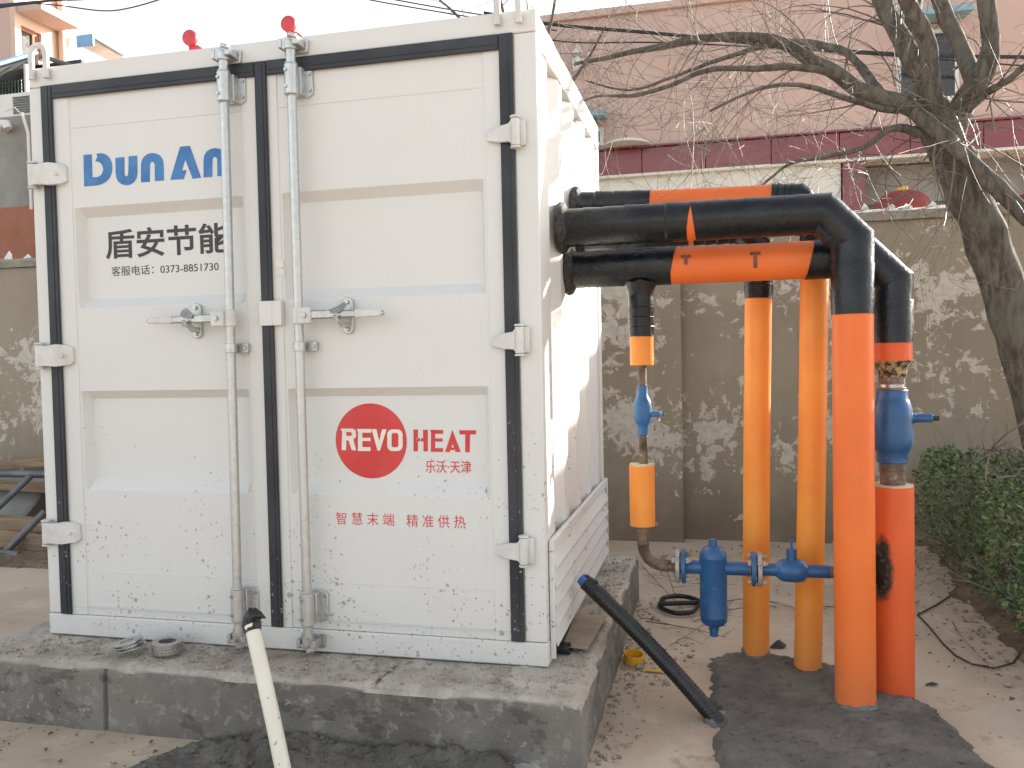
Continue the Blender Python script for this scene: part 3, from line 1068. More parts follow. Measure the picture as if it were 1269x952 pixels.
link('awning_wall', mb, 'peach', aw, smooth=0)


# overhead cables
def cable(name, label, pts, r, mat='cable'):
    P = [Vector(p) for p in pts]
    path = []
    n = 10
    for i in range(len(P) - 1):
        for k in range(n):
            p0 = P[max(0, i - 1)]
            p1, p2 = P[i], P[i + 1]
            p3 = P[min(len(P) - 1, i + 2)]
            t = k / n
            path.append(0.5 * ((2 * p1) + (p2 - p0) * t + (2 * p0 - 5 * p1 + 4 * p2 - p3) * t * t + (3 * p1 - p0 - 3 * p2 + p3) * t ** 3))
    path.append(P[-1])
    mb = MB()
    mb.sweep(path, r, 8)
    o = link(name, mb, mat)
    return tag(o, label, 'cable')


cable('overhead_cable', 'thick black cable crossing the top left corner of the sky', [spot(-60, 22, Y=6.5), spot(0, 9, Y=6.5), spot(45, 3, Y=6.5), spot(110, -6, Y=6.5), spot(190, -20, Y=6.5)], 0.018)
cable('overhead_cable', 'blue cable running along the black one at top left', [spot(-60, 12, Y=6.6), spot(0, 6, Y=6.6), spot(60, 1, Y=6.6), spot(120, -2, Y=6.6), spot(220, -12, Y=6.6)], 0.014, 'cable_blue')
cable('overhead_cable', 'thin black cable sagging in a loop at top left', [spot(40, 4, Y=6.7), spot(75, 7, Y=6.7), spot(128, 13.5, Y=6.7), spot(165, 9, Y=6.7), spot(215, -6, Y=6.7)], 0.009)
cable('facade_cable', 'thick black cable strung across the pink facade behind the tree', [spot(600, 16, Y=7.6), spot(690, 31, Y=7.6), spot(820, 42, Y=7.6), spot(1000, 60, Y=7.6), spot(1160, 69, Y=7.6), spot(1300, 71, Y=7.6)], 0.022)
cable('facade_cable', 'thin black cable below the thick one on the facade', [spot(660, 47, Y=7.7), spot(720, 53, Y=7.7), spot(820, 53, Y=7.7), spot(1000, 62, Y=7.7), spot(1300, 84, Y=7.7)], 0.010)
cable('overhead_cable', 'upper thin cable slanting over the container roof', [spot(440, -12, Y=7.2), spot(480, -2, Y=7.2), spot(600, 19, Y=7.2), spot(690, 31, Y=7.2)], 0.009)
cable('overhead_cable', 'lower thin cable slanting over the container roof', [spot(430, -6, Y=7.3), spot(480, 4, Y=7.3), spot(600, 24, Y=7.3), spot(690, 38, Y=7.3)], 0.009)


# ================================================================== container
CW, CL, CB, CT = 2.356, 1.78, 0.28, 2.87
ct = thing('equipment_container', 'white steel container with two panelled doors and blue and red lettering', 'container', (-CW / 2, CL / 2, CB))
SL, SR, SC0, SC1, ST = -2.285, -0.092, -1.212, -1.158, 2.783   # gasket lines on the front
BR = 0.006


def cpart(name, lo, hi, bevel=BR, mat='white'):
    mb = MB()
    mb.box(lo, hi)
    return link(name, mb, mat, ct, bevel=bevel)


cpart('corner_post', (-CW, 0, 0.377), (SL, 0.12, ST - 0.002))
cpart('corner_post', (SR, 0, 0.377), (0, 0.115, ST - 0.002))
cpart('corner_post', (-CW, CL - 0.1, 0.377), (-CW + 0.1, CL, 2.738))
cpart('corner_post', (-0.1, CL - 0.09, 0.377), (0, CL, 2.738))
cpart('door_header', (-CW, 0, ST), (0, 0.115, CT))
cpart('door_sill', (-CW, -0.004, CB), (0.002, 0.115, 0.375))
cpart('top_side_rail', (-0.07, 0.117, 2.74), (0, CL, CT))
cpart('top_side_rail', (-CW, 0.122, 2.74), (-CW + 0.07, CL, CT))
cpart('bottom_side_rail', (-0.07, 0.117, CB), (0.0, CL, 0.375))
cpart('bottom_side_rail', (-CW, 0.122, CB), (-CW + 0.07, CL, 0.375))
cpart('roof_panel', (-CW + 0.072, 0.117, 2.80), (-0.072, CL - 0.01, 2.845))
cpart('rear_panel', (-CW + 0.102, CL - 0.05, 0.30), (-0.102, CL - 0.01, 2.80))
cpart('floor_panel', (-CW + 0.072, 0.117, 0.29), (-0.072, CL - 0.052, 0.33))


def corrugated(xo, xi, y0, y1, z0, z1):
    mb = MB()
    prof = []
    pitch, sl_, y, out = 0.350, 0.072, y0, True
    prof.append((y, xo))
    while y < y1 - 0.001:
        flat = (pitch / 2 - sl_)
        y += flat
        prof.append((min(y, y1), xo if out else xi))
        y += sl_
        out = not out
        prof.append((min(y, y1), xo if out else xi))
    n = len(prof)
    for z in (z0, z1):
        for (yy, xx) in prof:
            mb.v.append(Vector((xx, yy, z)))
    for i in range(n - 1):
        mb.f.append((i, i + 1, n + i + 1, n + i))
    return mb


link('side_panel', corrugated(-0.004, -0.042, 0.116, CL - 0.091, 0.376, 2.739), 'white', ct, smooth=20, bevel=0.006)
link('side_panel', corrugated(-CW + 0.004, -CW + 0.058, 0.121, CL - 0.101, 0.376, 2.739), 'white', ct, smooth=20)
# rain louvre low on the right side
cpart('louvre_frame', (0.003, 0.04, 0.735), (0.024, CL - 0.015, 0.780), 0.003)
cpart('louvre_frame', (0.003, CL - 0.035, 0.30), (0.024, CL - 0.015, 0.733), 0.003)
cpart('louvre_frame', (0.003, 0.04, 0.30), (0.024, 0.055, 0.733), 0.003)
mb = MB()
mb.box((0.0, 0.056, 0.345), (0.004, CL - 0.036, 0.733))
link('louvre_shade', mb, 'grey_paint', ct, smooth=0)  # dark sheet added behind the slats to give the shaded gaps at their ends
for k in range(5):
    zz = 0.345 + k * 0.0775
    mb = MB()
    mb.prism([(0.006, zz + 0.076), (0.006, zz + 0.068), (0.026, zz + 0.008), (0.031, zz + 0.0), (0.034, zz + 0.012)], lambda a, b: (a, 0.056, b), (0, CL - 0.132, 0))
    link('louvre_slat', mb, 'white', ct, bevel=0.0015)

# doors -------------------------------------------------------------
RZ = [0.377, 0.952, 1.010, 1.366, 1.403, 1.775, 1.820, 2.190, 2.230, ST - 0.002]
RD = [0, 0, 1, 1, 0, 0, 1, 1, 0, 0]
DEP, STEP = 0.044, 0.005


def door_sheet(xl, xa, xb, xr):
    xs = [(xl, -1), (xa, -1), (xa + 0.002, 0), (xa + 0.010, 0), (xa + 0.034, 1), (xb - 0.034, 1), (xb - 0.010, 0), (xb - 0.002, 0), (xb, -1), (xr, -1)]
    mb = MB()
    n = len(RZ)
    for x, kx in xs:
        for z, kz in zip(RZ, RD):
            y = 0.002 if kx < 0 else 0.002 + STEP + (DEP if (kx and kz) else 0)
            mb.v.append(Vector((x, y, z)))
    for i in range(len(xs) - 1):
        for j in range(n - 1):
            mb.f.append((i * n + j, i * n + j + 1, (i + 1) * n + j + 1, (i + 1) * n + j))
    # weld beads across the sheet
    for z in (0.575, 2.585):
        mb.box((xa + 0.004, 0.0048, z), (xb - 0.004, 0.009, z + 0.0035))
    mb.box((xl + 0.06, -0.0015, 0.413), (xr - 0.06, 0.004, 0.417))
    return mb


dl = link('door', door_sheet(SL, -2.150, -1.283, SC0 + 0.027), 'white', ct, smooth=25, bevel=0.0035)
dl['label'] = 'left door with blue lettering'
dr = link('door', door_sheet(SC0 + 0.029, -1.118, -0.214, SR), 'white', ct, smooth=25, bevel=0.0035)
dr['label'] = 'right door with round red sign'


def gasket(door, lo, hi):
    mb = MB()
    mb.box((lo[0], -0.012, lo[1]), (hi[0], 0.0, hi[1]))
    o = link('gasket', mb, 'gasket', ct, bevel=0.004)
    o.parent = door
    # ridge down the middle of the rubber
    mb = MB()
    if hi[0] - lo[0] > hi[1] - lo[1]:
        c = (lo[1] + hi[1]) / 2 - 0.008
        mb.box((lo[0] + 0.004, -0.0145, c - 0.003), (hi[0] - 0.004, -0.0125, c + 0.003))
    else:
        c = (lo[0] + hi[0]) / 2 + 0.008
        mb.box((c - 0.003, -0.0145, lo[1] + 0.004), (c + 0.003, -0.0125, hi[1] - 0.004))
    o = link('gasket_ridge', mb, 'gasket', ct, bevel=0.002)
    o.parent = door


gasket(dl, (SL, 0.378), (-2.228, ST))
gasket(dl, (-2.226, 2.722), (SC0 - 0.002, ST))
gasket(dl, (SC0, 0.378), (SC1, ST))
gasket(dr, (SC1 + 0.002, 2.722), (-0.150, ST))
gasket(dr, (-0.148, 0.378), (SR, ST))


def sub(door, name, mb, mat, bevel=0.0, smooth=35):
    o = link(name, mb, mat, ct, bevel=bevel, smooth=smooth)
    o.parent = door
    return o


# hinges
for z in (2.382, 1.566, 0.757):
    mb = MB()
    mb.cyl((-2.325, -0.030, z - 0.050), (-2.325, -0.030, z + 0.050), 0.020, n=18)
    mb.cyl((-2.325, -0.030, z - 0.060), (-2.325, -0.030, z - 0.052), 0.023, n=12)
    mb.cyl((-2.325, -0.030, z + 0.052), (-2.325, -0.030, z + 0.060), 0.023, n=12)
    mb.prism([(-2.325, z + 0.046), (-2.270, z + 0.046), (-2.235, z + 0.052), (-2.185, z + 0.046), (-2.165, z + 0.035), (-2.163, z - 0.030), (-2.178, z - 0.042), (-2.240, z - 0.050), (-2.270, z - 0.046), (-2.325, z - 0.046)], lambda a, b: (a, -0.048 + 0.42 * max(0.0, a + 2.255) if a > -2.255 else -0.048, b), (0, 0.026, 0))
    mb.box((-2.352, -0.02, z - 0.045), (-2.30, -0.0005, z + 0.045))
    mb.cyl((-2.205, -0.036, z), (-2.205, -0.018, z), 0.009, n=10)
    sub(dl, 'hinge', mb, 'hinge', 0.003)
for z in (2.392, 1.584, 0.750):
    mb = MB()
    mb.cyl((-0.083, -0.030, z - 0.052), (-0.083, -0.030, z + 0.052), 0.018, n=18)
    mb.cyl((-0.083, -0.030, z - 0.063), (-0.083, -0.030, z - 0.054), 0.021, n=12)
    mb.cyl((-0.083, -0.030, z + 0.054), (-0.083, -0.030, z + 0.063), 0.021, n=12)
    mb.prism([(-0.098, z + 0.046), (-0.108, z + 0.033), (-0.150, z + 0.028), (-0.195, z + 0.012), (-0.205, z - 0.022), (-0.150, z - 0.034), (-0.108, z - 0.037), (-0.098, z - 0.046)], lambda a, b: (a, -0.042 + 0.30 * max(0.0, -0.115 - a), b), (0, 0.018, 0))
    mb.box((-0.082, -0.022, z - 0.05), (-0.045, -0.0005, z + 0.05))
    sub(dr, 'hinge', mb, 'hinge', 0.003)
# cover plate over the middle gasket
mb = MB()
mb.box((SC0 - 0.004, -0.024, 1.672), (SC1 + 0.003, -0.0175, 1.776))
mb.box((SC1 + 0.003, -0.024, 1.672), (-1.112, -0.001, 1.776))
sub(dr, 'cover_plate', mb, 'white', 0.002)

RY, RR = -0.058, 0.0195


def lock_gear(door, rx_top, rx_bot, hand, zoff):
    def rx(z):
        return rx_bot + (rx_top - rx_bot) * (z - 0.30) / 2.5
    mb = MB()
    mb.sweep([(rx(z), RY, z) for z in (0.345, 0.9, 1.5, 2.1, 2.80 + zoff)], RR, 20)
    sub(door, 'locking_rod', mb, 'galv')
    # long bearing brackets top and bottom
    for z0, z1 in ((2.612, 2.735), (0.412, 0.548)):
        mb = MB()
        x = rx((z0 + z1) / 2)
        mb.cyl((x, RY, z0), (x, RY, z1), 0.029, n=20)
        mb.cyl((x, RY, z0 - 0.006), (x, RY, z0), 0.024, n=20)
        mb.cyl((x, RY, z1), (x, RY, z1 + 0.008), 0.026, n=20)
        mb.box((x + 0.012, RY + 0.014, z0 + 0.006), (x + 0.036, 0.0015, z1 - 0.006))
        mb.prism([(x - 0.040, z0 + 0.004), (x + 0.050, z0 + 0.002), (x + 0.068, z0 + 0.016), (x + 0.068, z1 - 0.016), (x + 0.050, z1 - 0.002), (x - 0.040, z1 - 0.004)], lambda a, b: (a, -0.006, b), (0, 0.0055, 0))
        o = sub(door, 'rod_bracket', mb, 'galv', 0.003)
        for bx, by in ((x + 0.056, -0.012), (x - 0.012, RY - 0.030)):
            for bz in (z0 + 0.030, z1 - 0.026):
                mb = MB()
                mb.cyl((bx, by + 0.007, bz), (bx, by - 0.003, bz), 0.0085, 0.0065, 8)
                sub(door, 'bolt', mb, 'steel')
    # mid guide strap
    z = 1.580
    x = rx(z)
    mb = MB()
    mb.cyl((x, RY, z - 0.020), (x, RY, z + 0.020), 0.025, n=18)
    mb.box((x - 0.030, RY + 0.006, z - 0.020), (x + 0.0, 0.0, z + 0.020))
    mb.box((x + 0.016, -0.024, z - 0.020), (x + 0.058, -0.017, z + 0.020))
    mb.box((x + 0.020, -0.017, z - 0.018), (x + 0.056, 0.001, z + 0.018))
    sub(door, 'rod_guide', mb, 'galv', 0.002)
    for bx in (x + 0.047, x - 0.020):
        mb = MB()
        yy = -0.024 if bx > x else RY - 0.012
        mb.cyl((bx, yy + 0.004, z), (bx, yy - 0.008, z), 0.009, 0.007, 8)
        sub(door, 'bolt', mb, 'steel')
    # cams and keepers
    for zc, s in ((2.800 + zoff, 1), (0.345, -1)):
        x = rx(zc)
        mb = MB()
        mb.cyl((x, RY, zc - 0.018), (x, RY, zc + 0.018), 0.026, n=14)
        mb.prism([(x - 0.050, zc - 0.004), (x - 0.018, zc - 0.02), (x + 0.010, zc - 0.012), (x + 0.018, zc + s * 0.020), (x - 0.012, zc + s * 0.036), (x - 0.046, zc + s * 0.030)], lambda a, b: (a, RY - 0.008, b), (0, 0.026, 0))
        sub(door, 'cam', mb, 'rusty' if s < 0 else 'galv', 0.004)
        mb = MB()
        zk = zc + s * 0.012
        mb.prism([(x - 0.052, zk - 0.030), (x + 0.052, zk - 0.030), (x + 0.058, zk + 0.024), (x - 0.056, zk + 0.028)], lambda a, b: (a, -0.018, b), (0, 0.0135 if s < 0 else 0.0175, 0))
        mb.box((x + 0.020, -0.085, zk - 0.016), (x + 0.044, -0.0185, zk + 0.020))
        mb.box((x - 0.052, -0.070, zk - 0.020), (x - 0.034, -0.0185, zk + 0.018))
        mb.cyl((x + 0.006, -0.082, zk + s * 0.026), (x + 0.040, -0.088, zk + s * 0.014), 0.010, n=10)
        sub(door, 'cam_keeper', mb, 'rusty' if s < 0 else 'galv', 0.004)
    # handle: hub, arm, grip
    z = 1.706
    x = rx(z)
    d = hand
    mb = MB()
    mb.box((min(x + d * 0.012, x + d * 0.072), -0.096, z - 0.034), (max(x + d * 0.012, x + d * 0.072), -0.046, z + 0.034))
    mb.cyl((x, RY, z - 0.036), (x, RY, z + 0.036), 0.027, n=18)
    sub(door, 'handle_hub', mb, 'hinge', 0.006)
    mb = MB()
    mb.cyl((x + d * 0.044, -0.090, z), (x + d * 0.044, -0.106, z), 0.011, n=12)
    sub(door, 'bolt', mb, 'steel')
    mb = MB()
    L = 0.385

    def hp(a, b):
        return (x + d * a, -0.088, z + b)
    pts = [(0.060, -0.016), (0.13, -0.016), (0.20, -0.015), (0.27, -0.014), (L, -0.010), (L + 0.004, 0.0), (L, 0.010), (0.27, 0.014), (0.20, 0.018), (0.13, 0.019), (0.060, 0.019)]
    mb.prism(pts if d > 0 else pts[::-1], hp, (0, 0.016, 0))
    o = sub(door, 'handle_bar', mb, 'steel', 0.005)
    mb = MB()
    pts = [(0.262, -0.0175), (L - 0.006, -0.0135), (L - 0.006, 0.0135), (0.262, 0.0175)]
    mb.prism(pts if d > 0 else pts[::-1], lambda a, b: (x + d * a, -0.0925, z + b), (0, 0.025, 0))
    sub(door, 'handle_grip', mb, 'hinge', 0.006)
    # catch plate, hasp and bolts
    cx = x + d * 0.197
    mb = MB()
    out = []
    for k in range(12):
        an = math.pi * k / 11
        out.append((cx + 0.024 * math.cos(an), z + 0.050 + 0.024 * math.sin(an)))
    for k in range(12):
        an = math.pi + math.pi * k / 11
        out.append((cx + 0.024 * math.cos(an), z - 0.055 + 0.024 * math.sin(an)))
    mb.prism(out, lambda a, b: (a, -0.010, b), (0, 0.0095, 0))
    sub(door, 'catch_plate', mb, 'galv', 0.003)
    mb = MB()
    mb.sweep([(cx - d * 0.004, -0.010, z - 0.044), (cx - d * 0.006, -0.050, z - 0.040), (cx - d * 0.008, -0.072, z - 0.024), (cx - d * 0.008, -0.104, z - 0.022), (cx - d * 0.008, -0.112, z - 0.006)], [0.013, 0.013, 0.012, 0.011, 0.009], 10)
    sub(door, 'catch_hook', mb, 'galv')
    mb = MB()
    mb.prism([(cx - d * 0.045, z + 0.020), (cx - d * 0.035, z + 0.005), (cx - d * 0.005, z + 0.004), (cx + d * 0.022, z + 0.016), (cx + d * 0.028, z + 0.040), (cx + d * 0.010, z + 0.052), (cx - d * 0.012, z + 0.036)] if d > 0 else [(cx - d * 0.012, z + 0.036), (cx + d * 0.010, z + 0.052), (cx + d * 0.028, z + 0.040), (cx + d * 0.022, z + 0.016), (cx - d * 0.005, z + 0.004), (cx - d * 0.035, z + 0.005), (cx - d * 0.045, z + 0.020)], lambda a, b: (a, -0.108 + (b - z) * 0.9, b), (0, 0.006, 0))
    sub(door, 'hasp', mb, 'steel', 0.002)
    for bz in (z + 0.054, z - 0.060):
        mb = MB()
        mb.cyl((cx, -0.006, bz), (cx, -0.020, bz), 0.010, 0.008, 10)
        sub(door, 'bolt', mb, 'steel')


pL0, pL1 = spot(279, 140, Y=RY), spot(293.5, 720, Y=RY)
pR0, pR1 = spot(363, 160, Y=RY), spot(379.5, 700, Y=RY)
lock_gear(dl, pL0.x, pL1.x, -1, 0.0)
lock_gear(dr, pR0.x, pR1.x, 1, 0.012)

# lifting eyes
for x0, x1, tilt in ((-2.318, -2.240, 0.0), (-0.148, -0.062, 0.0)):
    mb = MB()
    xm, hw = (x0 + x1) / 2, (x1 - x0) / 2
    path = [(x0, -0.020, 2.812), (x0, -0.020, 2.92)]
    for k in range(1, 10):
        an = math.pi - math.pi * k / 10
        path.append((xm + hw * math.cos(an), -0.020, 2.92 + hw * 1.05 * math.sin(an)))
    path += [(x1, -0.020, 2.92), (x1, -0.020, 2.812)]
    mb.sweep(path, 0.0135, 14)
    link('lifting_eye', mb, 'hinge', ct)


# lettering -----------------------------------------------------------
def curve_mesh(cu):
    o = bpy.data.objects.new('tmp', cu)
    COL.objects.link(o)
    dg = bpy.context.evaluated_depsgraph_get()
    dg.update()
    me = bpy.data.meshes.new_from_object(o.evaluated_get(dg))
    bpy.data.objects.remove(o)
    vs = [v.co.copy() for v in me.vertices]
    fs = [tuple(p.vertices) for p in me.polygons]
    bpy.data.meshes.remove(me)
    return vs, fs


def outline(splines, y, name, mat, door):
    """filled outlines, holes allowed; points are (X, Z) on the door plane y"""
    cu = bpy.data.curves.new('tmp', 'CURVE')
    cu.dimensions = '2D'
    cu.fill_mode = 'BOTH'
    for pts in splines:
        s = cu.splines.new('POLY')
        s.points.add(len(pts) - 1)
        s.use_cyclic_u = True
        for i, p in enumerate(pts):
            s.points[i].co = (p[0], p[1], 0, 1)
    vs, fs = curve_mesh(cu)
    mb = MB()
    mb.v = [Vector((v.x, y, v.y)) for v in vs]
    mb.f = fs
    return sub(door, name, mb, mat, smooth=0)


def lettering(body, x0, x1, z0, z1, y, name, mat, door, bold=0.0, spacing=1.0):
    cu = bpy.data.curves.new('tmp', 'FONT')
    cu.body = body
    cu.offset = bold
    cu.space_character = spacing
    cu.resolution_u = 4
    vs, fs = curve_mesh(cu)
    ax0, ax1 = min(v.x for v in vs), max(v.x for v in vs)
    az0, az1 = min(v.y for v in vs), max(v.y for v in vs)
    mb = MB()
    mb.v = [Vector((x0 + (v.x - ax0) / (ax1 - ax0) * (x1 - x0), y, z0 + (v.y - az0) / (az1 - az0) * (z1 - z0))) for v in vs]
    mb.f = fs
    return sub(door, name, mb, mat, smooth=0)


YO = 0.002 + STEP - 0.0012           # proud of the outer panel
YI = 0.002 + STEP + DEP - 0.0012     # proud of the recessed panel


def zoomed(ox, oy, s, pts, y):
    return [(lambda p: (p.x, p.z))(spot(ox + a / s, oy + b / s, Y=y)) for a, b in pts]


def arc(cx, cz, rx_, rz_, a0, a1, n=9):
    return [(cx + rx_ * math.cos(math.radians(a0 + (a1 - a0) * i / n)), cz - rz_ * math.sin(math.radians(a0 + (a1 - a0) * i / n))) for i in range(n + 1)]


def zd(*pts):
    return zoomed(90, 160, 4.762, pts, YO)


D_ = [(63, 153), (112, 149), (117, 285)] + [(148, 283), (168, 272), (179, 250), (180, 232), (173, 210), (158, 196), (133, 190), (146, 165), (140, 146)] + [(165, 142), (192, 147), (215, 166), (230, 194), (235, 228), (230, 262), (216, 292), (194, 314), (165, 328), (130, 334), (68, 339)]
U_ = [(252, 170), (305, 165), (306, 262), (309, 274), (317, 280), (325, 274), (328, 260), (330, 161), (381, 157), (383, 258), (378, 288), (363, 313), (340, 328), (317, 332), (291, 327), (268, 310), (256, 284), (253, 258)]
N_ = [(403, 315), (403, 212), (408, 184), (422, 161), (446, 146), (470, 141), (496, 145), (518, 158), (532, 180), (537, 208), (539, 303), (485, 308), (484, 208), (479, 197), (470, 193), (461, 198), (456, 210), (455, 312)]
A_ = [(576, 300), (634, 104), (692, 99), (758, 287), (708, 294), (664, 180), (646, 243), (673, 243), (655, 296)]
N2 = [(a + 369, b - 29) for a, b in N_]
for g in (D_, U_, N_, A_, N2):
    outline([zd(*g)], YO, 'blue_letter', 'ink_blue', dl)

a = spot(130, 286, Y=YI)
b = spot(130, 322, Y=YI)
c = spot(296, 300, Y=YI)
lettering('盾安节能', a.x, spot(284, 303, Y=YI).x, b.z, a.z + 0.004, YI, 'black_lettering', 'ink_black', dl, bold=0.018)
a, b, c = spot(138, 330, Y=YI), spot(138, 342.5, Y=YI), spot(271, 334, Y=YI)
lettering('客服电话：0373-8851730', a.x, c.x, b.z, a.z - 0.002, YI, 'phone_number', 'ink_black', dl, bold=0.0)

# round red sign
ca, cb_, cc, cd_ = spot(416, 546, Y=YI), spot(504, 546, Y=YI), spot(460, 500, Y=YI), spot(460, 593, Y=YI)
ccx, ccz, crx, crz = (ca.x + cb_.x) / 2, (cc.z + cd_.z) / 2, (cb_.x - ca.x) / 2, (cc.z - cd_.z) / 2
outline([[(ccx + crx * math.cos(2 * math.pi * k / 72), ccz + crz * math.sin(2 * math.pi * k / 72)) for k in range(72)]], YI, 'red_disc', 'ink_red', dr)


def zr(pts, y):
    return zoomed(400, 480, 5.009, pts, y)


YW = YI - 0.0010
R_ = [[(110, 257), (186, 257), (203, 267), (207, 288), (206, 308), (190, 325), (207, 392), (180, 390), (160, 330), (146, 330), (145, 391), (117, 390), (120, 277)], [(146, 278), (146, 303), (172, 303), (180, 298), (180, 284), (172, 278)]]
E_ = [[(211, 259), (302, 259), (302, 282), (246, 282), (246, 314), (296, 314), (296, 334), (246, 334), (246, 372), (296, 372), (296, 396), (218, 396), (219, 280)]]
V_ = [[(303, 260), (333, 260), (350, 335), (368, 261), (396, 262), (355, 394), (340, 394)]]
O_ = [[(425, 262), (470, 262), (488, 272), (496, 290), (496, 368), (488, 386), (470, 396), (425, 396), (408, 386), (400, 368), (400, 290), (408, 272)], [(434, 284), (427, 296), (427, 362), (434, 373), (462, 373), (470, 362), (470, 296), (462, 284)]]
for g in (R_, E_, V_, O_):
    outline([zr(q, YW) for q in g], YW, 'white_letter', 'ink_white', dr)
H_ = [[(563, 262), (590, 262), (590, 316), (603, 316), (603, 336), (590, 336), (590, 398), (563, 398)], [(622, 264), (652, 264), (652, 398), (625, 398), (625, 336), (608, 336), (608, 316), (623, 316)]]
E2 = [[(667, 264), (747, 266), (747, 289), (697, 289), (697, 318), (744, 318), (744, 338), (697, 338), (697, 378), (746, 378), (746, 402), (670, 401), (672, 285)]]
A2 = [[(804, 266), (856, 402), (824, 402), (805, 350), (798, 374), (816, 374), (816, 390), (793, 390), (789, 402), (759, 402)]]
T2 = [[(845, 267), (951, 267), (951, 293), (914, 293), (912, 404), (884, 404), (884, 293), (850, 293)]]
for g in (H_, E2, A2, T2):
    outline([zr(q, YI) for q in g], YI, 'red_letter', 'ink_red', dr)
a, b, c = spot(527, 570.5, Y=YI), spot(527, 586, Y=YI), spot(584, 578, Y=YI)
lettering('乐沃·天津', a.x, c.x, b.z, a.z, YI, 'red_caption', 'ink_red', dr, bold=0.006)
a, b, c = spot(416, 634.5, Y=YO), spot(416, 650, Y=YO), spot(577, 646, Y=YO)
dx = c.x - a.x
lettering('智 慧 末 端', a.x, a.x + dx * 0.46, b.z, a.z, YO, 'red_slogan', 'ink_red', dr, bold=0.0)
lettering('精 准 供 热', a.x + dx * 0.555, c.x, b.z - 0.002, a.z - 0.002, YO, 'red_slogan', 'ink_red', dr, bold=0.0)
# small paper stickers beside the middle gasket
for px, py in ((346, 327), (347, 338)):
    p = spot(px, py, Y=0.0)
    mb = MB()
    mb.box((p.x - 0.020, -0.0006, p.z - 0.014), (p.x + 0.020, 0.0010, p.z + 0.014))
    sub(dr, 'sticker', mb, 'paper')

# warning lamps on the roof
for px, py, lab in ((237, 48, 'round red lamp on the container roof left of the doors gap'), (359, 31, 'round red lamp on the container roof above the right locking rod')):
    p = spot(px, py, Y=0.32)
    wl = thing('warning_lamp', lab, 'lamp', (p.x, 0.34, 2.846), 'red lamps on the container roof')
    mb = MB()
    mb.lathe((p.x, 0.300, p.z), (0, 1, 0), [(0, 0.033), (0.002, 0.036), (0.006, 0.037), (0.020, 0.037), (0.024, 0.033)], 24)
    link('lens', mb, 'red_plastic', wl)
    mb = MB()
    mb.prism([(p.x - 0.016, p.z - 0.028), (p.x + 0.030, p.z - 0.032), (p.x + 0.085, p.z - 0.075), (p.x + 0.085, 2.862), (p.x - 0.016, 2.862)], lambda a, b: (a, 0.318, b), (0, 0.05, 0))
    link('bracket', mb, 'red_plastic', wl, bevel=0.004)
    mb = MB()
    mb.box((p.x - 0.03, 0.30, 2.846), (p.x + 0.10, 0.39, 2.861))
    link('base_plate', mb, 'red_plastic', wl, bevel=0.003)


# ================================================================== insulated pipes
def wrapped(path, r, step=0.045, amp=0.0035, n=40, seed=0, tilt0=0.0, tilt1=0.0):
    """tape-wrapped tube: every lap of tape ends in a small overlapping edge"""
    rr = random.Random(seed)
    P = [Vector(p) for p in path]
    out, rad = [], []
    for i in range(len(P) - 1):
        a, b = P[i], P[i + 1]
        L = (b - a).length
        k = max(1, int(round(L / step)))
        for j in range(k):
            e = amp * rr.uniform(0.4, 1.5)
            t0, t1 = j / k, (j + 0.93) / k
            if j == 0 and i > 0:
                out.append(a)
                rad.append(r + e * 0.5)
                out.append(a.lerp(b, 0.02 / max(L, 0.03) if L > 0.03 else 0.5))
                rad.append(r + e)
            else:
                out.append(a.lerp(b, t0))
                rad.append(r + e)
            out.append(a.lerp(b, t1))
            rad.append(r + amp * rr.uniform(-0.2, 0.2))
    out.append(P[-1])
    rad.append(r + amp * 0.3)
    mb = MB()
    mb.sweep(out, rad, n, True, tilt0, tilt1)
    for p in mb.v:
        p += mnoise.noise_vector(p * 14 + Vector((seed, 0, 0))) * 0.0016
    return mb


def flange_collar(root, y, z, r):
    mb = MB()
    n = 44
    mb.lathe((-0.012, y, z), (1, 0, 0), [(0, r + 0.018), (0.018, r + 0.028), (0.034, r + 0.022), (0.044, r + 0.006), (0.052, r - 0.004)], n)
    for i, p in enumerate(mb.v):
        d = Vector((0, p.y - y, p.z - z))
        k = 1 + 0.10 * mnoise.noise(Vector((p.y * 24, p.z * 24, p.x * 30)))
        p.y, p.z = y + d.y * k, z + d.z * k
    link('sealing_collar', mb, 'tar', root, smooth=40)


def foot_collar(root, x, y, r, h=0.035):
    mb = MB()
    mb.lathe((x, y, -0.01), (0, 0, 1), [(0.0, r + 0.012), (0.04, r + 0.006), (0.045 + h * 0.6, r + 0.003), (0.045 + h, r + 0.001)], 48)
    for i, p in enumerate(mb.v):
        p.z += 0.022 * mnoise.noise(Vector((p.x * 22, p.y * 22, 0.3))) * (1 if p.z > 0.03 else 0)
    link('mortar_collar', mb, 'grey_mortar', root, smooth=50)


def bow(p0, p1, n, amp):
    """slightly bent run between two points"""
    p0, p1 = Vector(p0), Vector(p1)
    return [p0.lerp(p1, i / n) + Vector((amp * math.sin(math.pi * i / n), 0, 0)) for i in range(n + 1)]


